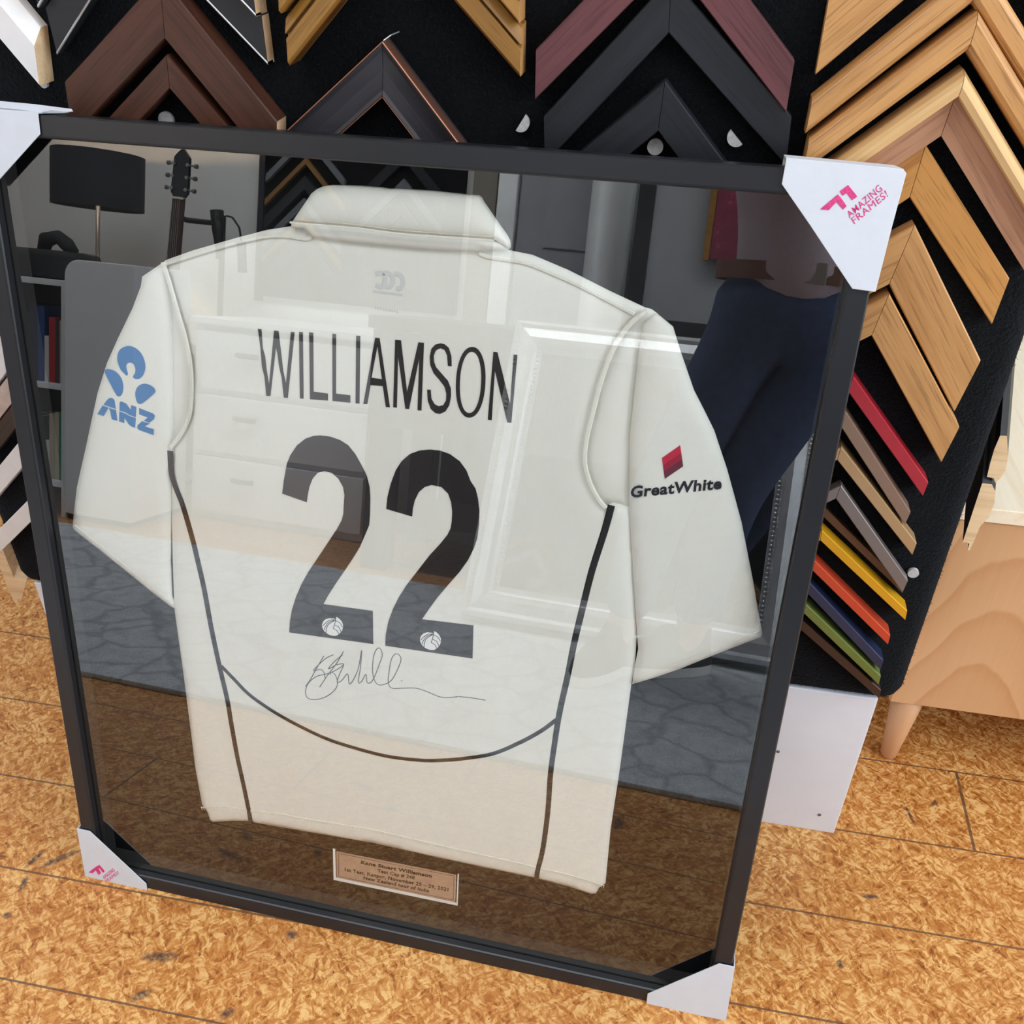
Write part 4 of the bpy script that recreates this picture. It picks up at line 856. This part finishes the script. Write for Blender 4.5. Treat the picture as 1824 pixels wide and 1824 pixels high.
for w, h, rgb, lab in ((.022, .228, (24, 146, 106), 'green spined book on the lower shelf'), (.016, .228, (206, 200, 176), 'cream book pressed against the green one, lower shelf'), (.020, .222, (190, 180, 158), 'tan book with a blue patch, lower shelf'), (.018, .13, (222, 222, 214), 'short white book on the lower shelf'), (.026, .21, (34, 34, 40), 'black book with white title, lower shelf'), (.022, .20, (62, 66, 76), 'slate book beside the black one, lower shelf'), (.03, .21, (40, 44, 58), 'dark blue hardback, lower shelf'), (.026, .19, (104, 92, 84), 'taupe book at the far end of the lower shelf')):
    x -= w + .001; book(x, w, h, .118, rgb, lab, ROW2)
# camera bag on the bookcase
cb = thing('camera_bag', (-1.55, -1.78, .775), 'black camera bag slumped on top of the bookcase', 'bag'); BAGM = plain('black_nylon', (22, 23, 26), .75, bump=.2)
bagm = MB(); bagm.box(-1.80, -1.375, -1.88, -1.68, .775, .868); bagm.build('body', BAGM, cb, bevel=.03, seg=4)
MB().tube([(-1.52, -1.76, .862), (-1.50, -1.75, .90), (-1.455, -1.75, .912), (-1.42, -1.75, .89), (-1.40, -1.76, .862)], [.02, .026, .022, .024, .018], 10).build('handle', BAGM, cb, smooth=True)

# guitar on its stand
gt = thing('guitar', (-1.27, -2.17, 0), 'acoustic guitar standing upright against the back wall', 'guitar')
GW = plain('dark_stained_spruce', (70, 44, 30), .3, scale=14); NK = plain('rosewood_neck', (74, 54, 46), .5, scale=60); HS = plain('black_headstock', (22, 22, 24), .3)
gy = -2.16
def gpt(s, q, y): return Vector((-1.315 + .085 * s + q * .995, gy + y, .06 + 1.205 * s - q * .06))
outl = []
for k in range(40):
    a = 2 * PI * k / 40; s = .225 + .215 * -math.cos(a); wid = .19 * abs(math.sin(a)) ** .7 * (1 - .26 * math.exp(-((s - .27) / .07) ** 2)) * (1 - .22 * max(0, (s - .2) / .24)); outl.append((s, wid * (1 if math.sin(a) >= 0 else -1)))
MB().prism([gpt(s, q, .045) for s, q in outl], (0, -.09, 0)).build('body', GW, gt, bevel=.004)
MB().prism([gpt(.40, -.026, .060), gpt(.40, .026, .060), gpt(.86, .021, .060), gpt(.86, -.021, .060)], (0, -.02, 0)).build('neck', NK, gt, bevel=.002)
hp = [(.862, -.022), (.875, -.034), (.975, -.030), (.99, -.014), (1.0, 0), (.99, .014), (.975, .030), (.875, .034), (.862, .022)]
MB().prism([gpt(s, q, .054) for s, q in hp], (0, -.015, 0)).build('headstock', HS, gt, bevel=.001)
for s in (.885, .92, .955):
    for q in (-1, 1):
        m = MB(); m.tube([gpt(s, q * .028, .054), gpt(s, q * .028, .062)], .006, 10); m.tube([gpt(s, q * .032, .046), gpt(s, q * .052, .046)], .0035, 8); m.tube([gpt(s, q * .050, .046), gpt(s, q * .060, .046)], .008, 10); m.build('tuning_peg', MATS['brushed_metal'], gt)
MB().prism([gpt(.856, -.022, .064), gpt(.856, .022, .064), gpt(.862, .022, .064), gpt(.862, -.022, .064)], (0, -.006, 0)).build('nut', PAGE, gt)
MB().lathe(gpt(.29, 0, .0455), [(0, 0), (.048, 0), (.048, .001), (0, .001)], 28, 'Y').build('sound_hole', HS, gt)
st = MB(); 
for q in (-.018, -.009, 0, .009, .018): st.tube([gpt(.12, q, .058), gpt(.86, q * .8, .068)], .0006, 5)
st.build('strings', SILVER, gt)['kind'] = 'stuff'
gs = thing('guitar_stand', (-1.2, -2.27, 0), 'black guitar stand with padded yoke and curled cable behind the guitar', 'stand'); BST = plain('black_stand', (20, 20, 22), .5)
m = MB(); m.tube([(-1.17, -2.29, .02), (-1.17, -2.29, 1.06)], .011, 10); m.build('pole', BST, gs, smooth=True)
m = MB(); m.tube([(-1.315, -2.215, 1.035), (-1.29, -2.25, 1.03), (-1.19, -2.285, 1.03), (-1.165, -2.25, 1.05)], .010, 8); m.build('yoke', BST, gs, smooth=True)
m = MB(); m.tube([(-1.185, -2.27, 1.075), (-1.175, -2.265, 1.0), (-1.165, -2.26, .93), (-1.17, -2.26, .90)], [.026, .022, .012, .008], 8); m.build('strap', BST, gs, smooth=True)
m = MB(); m.tube(spline([(-1.15, -2.28, 1.06), (-1.11, -2.27, 1.05), (-1.08, -2.27, 1.0), (-1.075, -2.27, .96), (-1.07, -2.27, .86)], 5) if False else [(-1.15, -2.28, 1.06), (-1.12, -2.27, 1.055), (-1.09, -2.27, 1.02), (-1.08, -2.27, .97)], .004, 6); m.tube([(-1.08, -2.27, .97), (-1.07, -2.27, .86)], .017, 8); m.build('cable', BST, gs, smooth=True)
m = MB(); [m.tube([(-1.17, -2.29, .05), (-1.17 + dx, -2.29 + dy, .012)], .010, 8) for dx, dy in ((-.16, .05), (.09, .05), (0, -.09))]; m.build('foot', BST, gs)

# white chest of drawers
dz = thing('chest_of_drawers', (-.7, -2.1, 0), 'white chest of three wide drawers against the back wall', 'chest of drawers')
box('carcass', -1.03, -.365, -2.38, -1.90, .0, .675, WCAB, dz, bevel=.002); box('top', -1.04, -.355, -2.385, -1.872, .676, .70, WCAB, dz, bevel=.003)
CUP = plain('dark_cup_handle', (60, 60, 62), .4, .5)
for z0, z1 in ((.03, .225), (.245, .44), (.46, .655)):
    d = box('drawer', -1.015, -.38, -1.899, -1.88, z0, z1, WCAB, dz, bevel=.003)
    zz = z1 - .07; MB().tube([(-.86, -1.875, zz), (-.84, -1.862, zz), (-.80, -1.862, zz), (-.78, -1.875, zz)], .009, 8).build('handle', CUP, d, smooth=True)

# dark workbench along the back wall
wb = thing('workbench', (.6, -1.95, 0), 'dark plank workbench along the back wall', 'bench')
DK = wood('dark_plank', (74, 62, 58), (50, 42, 40), rough=.6)
for k in range(4): box('plank', -.29, 1.75, -2.12 + .13 * k, -1.995 + .13 * k, .735, .772, DK, wb, bevel=.003)
box('apron', -.27, 1.73, -1.625, -1.603, .45, .733, DK, wb, bevel=.002)
for lx in (-.27, 1.65):
    for ly in (-2.10, -1.70): box('leg', lx, lx + .08, ly, ly + .08, 0, .734, DK, wb, bevel=.003)
box('lower_shelf', -.19, 1.65, -2.08, -1.64, .12, .15, DK, wb, bevel=.002)
box('back_board', -.19, 1.65, -2.13, -2.12, .05, .733, DK, wb)
# things on the bench
bd = thing('framed_board', (.75, -2.03, .772), 'grey board in a wide dark frame propped on the workbench', 'framed board')
DFR = plain('dark_slate_frame', (40, 41, 47), .5)
for n_, a in (('frame_side', (.405, .455, -2.045, -2.02, .772, 1.52)), ('frame_side', (1.30, 1.35, -2.045, -2.02, .772, 1.52)), ('frame_bottom', (.456, 1.299, -2.045, -2.02, .772, .842)), ('frame_top', (.456, 1.299, -2.045, -2.02, 1.46, 1.52))): box(n_, *a, DFR, bd, bevel=.003)
box('board', .456, 1.299, -2.042, -2.032, .842, 1.46, plain('scuffed_grey_board', (150, 152, 156), .7, var=.05, scale=5), bd)
pc = thing('canvas_panel', (.70, -1.97, .99), 'maroon canvas panel with pink speckles hung over the grey board', 'canvas')
cp_t = NT('maroon_canvas'); cv = cp_t.coords('Object'); cpn = cp_t.noise(cv, 22, 4, .7).outputs['Fac']
cp_t.base(cp_t.ramp(cpn, [(.45, lin((112, 34, 58))), (.62, lin((132, 44, 70))), (.72, lin((206, 120, 140)))])); cp_t.set(Roughness=.6)
box('canvas', .645, .90, -2.012, -1.995, 1.035, 1.5, cp_t.m, pc, bevel=.002); box('edge_strip', .625, .644, -2.014, -1.992, 1.03, 1.5, GOLD, pc, bevel=.002)
# steel column behind the bench
sp_ = thing('steel_column', (.29, -2.27, 0), 'shiny galvanised steel column by the grey door', 'column')
STEEL = plain('galvanised_steel', (246, 249, 252), .32, .3, var=.05, scale=6)
MB().lathe((.29, -2.27, 0), [(.075, 0), (.075, ZC - .005)], 40).build('tube', STEEL, sp_, smooth=True)
MB().lathe((.29, -2.27, 0), [(.08, 0), (.11, 0), (.11, .012), (.08, .012)], 32).build('base_flange', STEEL, sp_)

# second display of corner samples on the back wall
d2 = thing('wall_display', (-.65, -2.39, .95), 'black panel of corner samples on the back wall between guitar and door', 'display stand')
box('panel', -1.06, -.27, Y0 + .001, Y0 + .02, .78, 1.9, MATBLK, d2, bevel=.002); box('panel_frame', -1.085, -1.061, Y0, Y0 + .03, .76, 1.92, DFR, d2)
CH = []
def wall_chevron(x, z, v, mat, label, a=.16, t=.02, y=Y0 + .0225):
    r = thing('frame_sample', (x, y, z), label, 'frame sample', 'corner samples on the back wall panel')
    for s in (-1, 1): arm_mesh('arm', s, v, a, [(q, -d * t) for q, d in FLAT], [mat, mat], r, None, 0, y0=0)
    return r
GREYS = plain('silver_grey_moulding', (120, 124, 130), .4, .3); BRZ = plain('antique_gold_moulding', (150, 112, 62), .4, .4)
for z, v, m_, lab in ((1.39, .03, GREYS, 'silver grey corner sample, highest on the wall panel by the guitar'), (1.30, .024, BRZ, 'thin antique gold corner sample on the wall panel'), (1.235, .05, BL2, 'broad black corner sample on the wall panel'), (1.155, .034, GREYS, 'silver grey corner sample under the black one on the wall panel'), (1.09, .024, BRZ, 'lowest antique gold corner sample on the wall panel'), (1.03, .04, BL2, 'lowest black corner sample on the wall panel')): wall_chevron(-.89, z, v, m_, lab)
for z, v, m_, lab in ((1.36, .05, BL2, 'broad black corner sample on the wall panel beside the door'), (1.25, .034, GREYS, 'silver grey corner sample on the wall panel beside the door'), (1.17, .05, DFR, 'dark slate corner sample on the wall panel beside the door')): wall_chevron(-.50, z, v, m_, lab)

# silver ornate mirror leaning on the bench
mr = thing('ornate_mirror', (.6, -1.27, .012), 'large silver beaded mirror leaning on the workbench', 'mirror')
MX0, MX1, MYB, LEAN, MHT = .165, 1.005, -1.262, math.radians(22.5), .83
mb = Vector((0, -math.sin(LEAN), math.cos(LEAN))); mn = Vector((0, math.cos(LEAN), math.sin(LEAN)))
def mpt(u, v, w): return Vector((MX0 + u, MYB, .030)) + mb * v + mn * w
MWD = MX1 - MX0
SILV = plain('worn_silver_leaf', (206, 208, 212), .3, .55, var=.14, scale=30)
def mrail(c1_, c2_):
    prof = [(0, -.012), (0, .012), (.012, .020), (.022, .016), (.05, .026), (.066, .022), (.074, .010), (.088, .008), (.088, -.012)]; V = []
    for (cu, cv), (iu, iv) in (c1_, c2_):
        V += [mpt(cu + iu * s, cv + iv * s, d) for s, d in prof]
    n = len(prof); F = [(i, (i + 1) % n, (i + 1) % n + n, i + n) for i in range(n)] + [tuple(range(n)), tuple(range(2 * n - 1, n - 1, -1))]
    mesh('moulding', V, F, SILV, mr)
mc = [((0, 0), (1, 1)), ((MWD, 0), (-1, 1)), ((MWD, MHT), (-1, -1)), ((0, MHT), (1, -1))]
for i in range(4): mrail(mc[i], mc[(i + 1) % 4])
mirr = NT('mirror_silvering'); mirr.set(Metallic=1.0, Roughness=.03); mirr.base((.30, .31, .33, 1))
m = MB(); m.prism([mpt(.085, .085, .002), mpt(MWD - .085, .085, .002), mpt(MWD - .085, MHT - .085, .002), mpt(.085, MHT - .085, .002)], mn * -.006); m.build('mirror_glass', mirr.m, mr)
def beads(a, b, n):
    m = MB()
    for k in range(n):
        p = a + (b - a) * (k + .5) / n; m.lathe(p, [(0, -.0045), (.0038, -.002), (.0045, 0), (.0038, .002), (0, .0045)], 6)
    o = m.build('beading', SILV, mr, smooth=True); o['kind'] = 'stuff'
beads(mpt(.016, .02, .019), mpt(.016, MHT - .02, .019), 62); beads(mpt(MWD - .016, .02, .019), mpt(MWD - .016, MHT - .02, .019), 62)
beads(mpt(.079, .08, .010), mpt(.079, MHT - .08, .010), 56); beads(mpt(MWD - .079, .08, .010), mpt(MWD - .079, MHT - .08, .010), 56)

# ------------------------------------------------------------------ the photographer
pe = thing('person', (.72, -1.10, .012), 'person in grey tee shirt, brown belt and jeans taking the photo', 'person')
SKINM = plain('skin', (206, 158, 134), .55, scale=40); TEE = plain('heather_tee', (204, 190, 202), .9, scale=120); JEAN = plain('indigo_denim', (66, 84, 120), .85, var=.2, scale=60); HAIR = plain('brown_hair', (60, 44, 34), .6)
def skinned(name, nodes, edges, mat, parent, root=0, sub=2):
    base = wloc(parent); me = bpy.data.meshes.new(name); me.from_pydata([tuple(Vector(p) - base) for p, r in nodes], edges, []); me.update()
    o = link(name, me, mat, parent); sk = o.modifiers.new('skin', 'SKIN'); sk.use_smooth_shade = True
    for i, ((p, r), dv) in enumerate(zip(nodes, me.skin_vertices[0].data)):
        dv.radius = r if isinstance(r, tuple) else (r, r); dv.use_root = (i == root)
    sb_ = o.modifiers.new('sub', 'SUBSURF'); sb_.levels = sub; sb_.render_levels = sub; return o
pel = (.865, -1.04, .90); che = (.80, -1.03, 1.30); nec = (.77, -1.01, 1.47)
N = [(pel, (.115, .085)), ((.85, -1.045, 1.05), (.10, .078)), (che, (.13, .088)), ((.78, -1.02, 1.42), (.08, .07)), (nec, (.052, .052)), ((.765, -.985, 1.545), (.062, .07)), ((.76, -.975, 1.625), (.074, .088)), ((.758, -.985, 1.70), (.06, .072)),
     # legs: hip knee ankle toe
     ((.95, -1.06, .84), .085), ((.80, -1.02, .49), .058), ((.76, -1.17, .10), .040), ((.69, -1.13, .05), .030), ((.60, -1.10, .042), .026),
     ((.80, -1.05, .84), .085), ((.66, -1.00, .47), .058), ((.60, -1.13, .10), .040), ((.56, -1.05, .05), .030), ((.53, -.98, .042), .026),
     # arms: shoulder elbow wrist palm
     ((.95, -1.02, 1.39), .055), ((1.06, -.90, 1.30), .042), ((.86, -.76, 1.24), .028), ((.800, -.735, 1.20), (.030, .016)),
     ((.62, -1.02, 1.39), .055), ((.46, -.90, 1.30), .042), ((.585, -.76, 1.24), .028), ((.645, -.735, 1.20), (.030, .016))]
E_ = [(0, 1), (1, 2), (2, 3), (3, 4), (4, 5), (5, 6), (6, 7), (0, 8), (8, 9), (9, 10), (10, 11), (11, 12), (0, 13), (13, 14), (14, 15), (15, 16), (16, 17), (3, 18), (18, 19), (19, 20), (20, 21), (3, 22), (22, 23), (23, 24), (24, 25)]
for pal, sg in ((21, -1), (25, 1)):                # five fingers on each hand, curled round the phone's back
    px_, py_, pz_ = N[pal][0]
    for k, (dz_, ln) in enumerate(((.030, .060), (.011, .068), (-.009, .062), (-.028, .048))):
        a_ = len(N); N += [((px_ + sg * .018, py_ + .012, pz_ + dz_), .0085), ((px_ + sg * ln * .65, py_ + .022, pz_ + dz_ * 1.1), .0078), ((px_ + sg * ln, py_ + .012, pz_ + dz_ * 1.1), .0068)]; E_ += [(pal, a_), (a_, a_ + 1), (a_ + 1, a_ + 2)]
    a_ = len(N); N += [((px_ + sg * .012, py_ - .008, pz_ + .040), .0095), ((px_ + sg * .030, py_ - .012, pz_ + .052), .0085), ((px_ + sg * .046, py_ - .010, pz_ + .050), .0075)]; E_ += [(pal, a_), (a_, a_ + 1), (a_ + 1, a_ + 2)]
skinned('body', N, E_, SKINM, pe)
skinned('tee_shirt', [((.866, -1.043, .872), (.152, .120)), ((.862, -1.042, .985), (.155, .122)), ((.85, -1.045, 1.08), (.148, .115)), ((.80, -1.03, 1.30), (.172, .122)), ((.78, -1.02, 1.43), (.085, .078)), ((.96, -1.02, 1.395), .068), ((1.02, -.95, 1.34), .066), ((.61, -1.02, 1.395), .068), ((.53, -.95, 1.34), .066)], [(0, 1), (1, 2), (2, 3), (3, 4), (4, 5), (5, 6), (4, 7), (7, 8)], TEE, pe)
skinned('jeans', [((.868, -1.044, .98), (.146, .116)), ((.87, -1.045, .90), (.150, .120)), ((.95, -1.06, .82), .102), ((.80, -1.02, .49), .078), ((.762, -1.165, .14), .062), ((.80, -1.05, .82), .102), ((.66, -1.00, .47), .078), ((.603, -1.125, .14), .062)], [(0, 1), (1, 2), (2, 3), (3, 4), (1, 5), (5, 6), (6, 7)], JEAN, pe)
bl = MB(); ring = [Vector((.868 + .160 * math.cos(a), -1.043 + .128 * math.sin(a), .955)) for a in np.linspace(0, 2 * PI, 33)[:-1]]
V = []; F = []
for z in (-.018, .018): V += [p + Vector((0, 0, z)) for p in ring]
for z in (.018, -.018): V += [p * 1 + (Vector((.868, -1.043, p.z)) - p) * .03 + Vector((0, 0, z)) for p in ring]
for L_ in range(4):
    for k in range(32): F.append((L_ * 32 + k, L_ * 32 + (k + 1) % 32, ((L_ + 1) % 4) * 32 + (k + 1) % 32, ((L_ + 1) % 4) * 32 + k))
belt = mesh('belt', V, F, plain('brown_leather', (124, 84, 64), .5), pe)
box('buckle', .885, .925, -.919, -.910, .935, .977, SILVER, belt, bevel=.002)
SHOE = plain('dark_shoe_canvas', (58, 60, 66), .7); SOLE = plain('white_rubber', (240, 240, 238), .6)
for (ax, ay, ang) in ((.70, -1.14, math.radians(155)), (.575, -1.07, math.radians(112))):
    pts = []
    for k in range(24):
        a = 2 * PI * k / 24; l_ = .135 * math.cos(a); w_ = .046 * math.sin(a) * (1 + .15 * math.cos(a)); pts.append((ax + l_ * math.cos(ang) - w_ * math.sin(ang), ay + l_ * math.sin(ang) + w_ * math.cos(ang)))
    so = MB().prism([(a, b, .0125) for a, b in pts], (0, 0, .026)).build('sole', SOLE, pe, bevel=.003)
    up = MB(); base_ = [Vector((a, b, .038)) for a, b in pts]; cen = sum(base_, Vector()) / 24; heel = Vector((ax - .06 * math.cos(ang), ay - .06 * math.sin(ang), 0))
    lv = [base_] + [[cen.lerp(p, f) + (heel - Vector((cen.x, cen.y, 0))) * g + Vector((0, 0, h)) for p in base_] for f, g, h in ((.97, .02, .02), (.80, .25, .045), (.58, .75, .065), (.48, .95, .09))]
    VV = [p for L_ in lv for p in L_]; FF = [(i * 24 + k, i * 24 + (k + 1) % 24, (i + 1) * 24 + (k + 1) % 24, (i + 1) * 24 + k) for i in range(4) for k in range(24)] + [tuple(range(96, 120))]
    mesh('shoe', VV, FF, SHOE, pe, smooth=True)
m = MB(); m.lathe((.758, -1.0, 1.655), [(0, .108), (.05, .10), (.085, .06), (.094, .01), (.09, -.05), (.07, -.09)], 20); m.build('hair', HAIR, pe, smooth=True)
for s in (-1, 1):
    MB().lathe((.757 + s * .032, -.893, 1.618), [(0, -.012), (.009, -.008), (.012, 0), (.009, .008), (0, .012)], 10).build('eye', EMBW, pe, smooth=True)
    MB().lathe((.757 + s * .082, -.985, 1.605), [(0, -.03), (.010, -.02), (.013, 0), (.012, .02), (0, .03)], 8).build('ear', SKINM, pe, smooth=True)
MB().tube([(.757, -.893, 1.615), (.757, -.872, 1.585), (.757, -.889, 1.575)], [.008, .014, .008], 8).build('nose', SKINM, pe, smooth=True)
MB().tube([(.735, -.889, 1.548), (.757, -.881, 1.546), (.779, -.889, 1.548)], [.004, .007, .004], 8).build('mouth', plain('lips', (176, 110, 100), .5), pe, smooth=True)
ph = thing('phone', (.7225, -.712, 1.205), 'black smartphone held up by the person', 'phone')
ln_ = Vector((RM[0][2], RM[1][2], RM[2][2])); rt_ = Vector((RM[0][0], RM[1][0], RM[2][0])); up_ = Vector((RM[0][1], RM[1][1], RM[2][1])); pc0 = CAM - ln_ * .022 - up_ * .02
V = [pc0 + rt_ * a + up_ * b + ln_ * c for c in (-.004, .004) for a, b in ((-.07, -.035), (.07, -.035), (.07, .035), (-.07, .035))]
mesh('case', V, [(0, 1, 2, 3), (7, 6, 5, 4), (0, 4, 5, 1), (1, 5, 6, 2), (2, 6, 7, 3), (3, 7, 4, 0)], BAGM, ph, bevel=.0025)
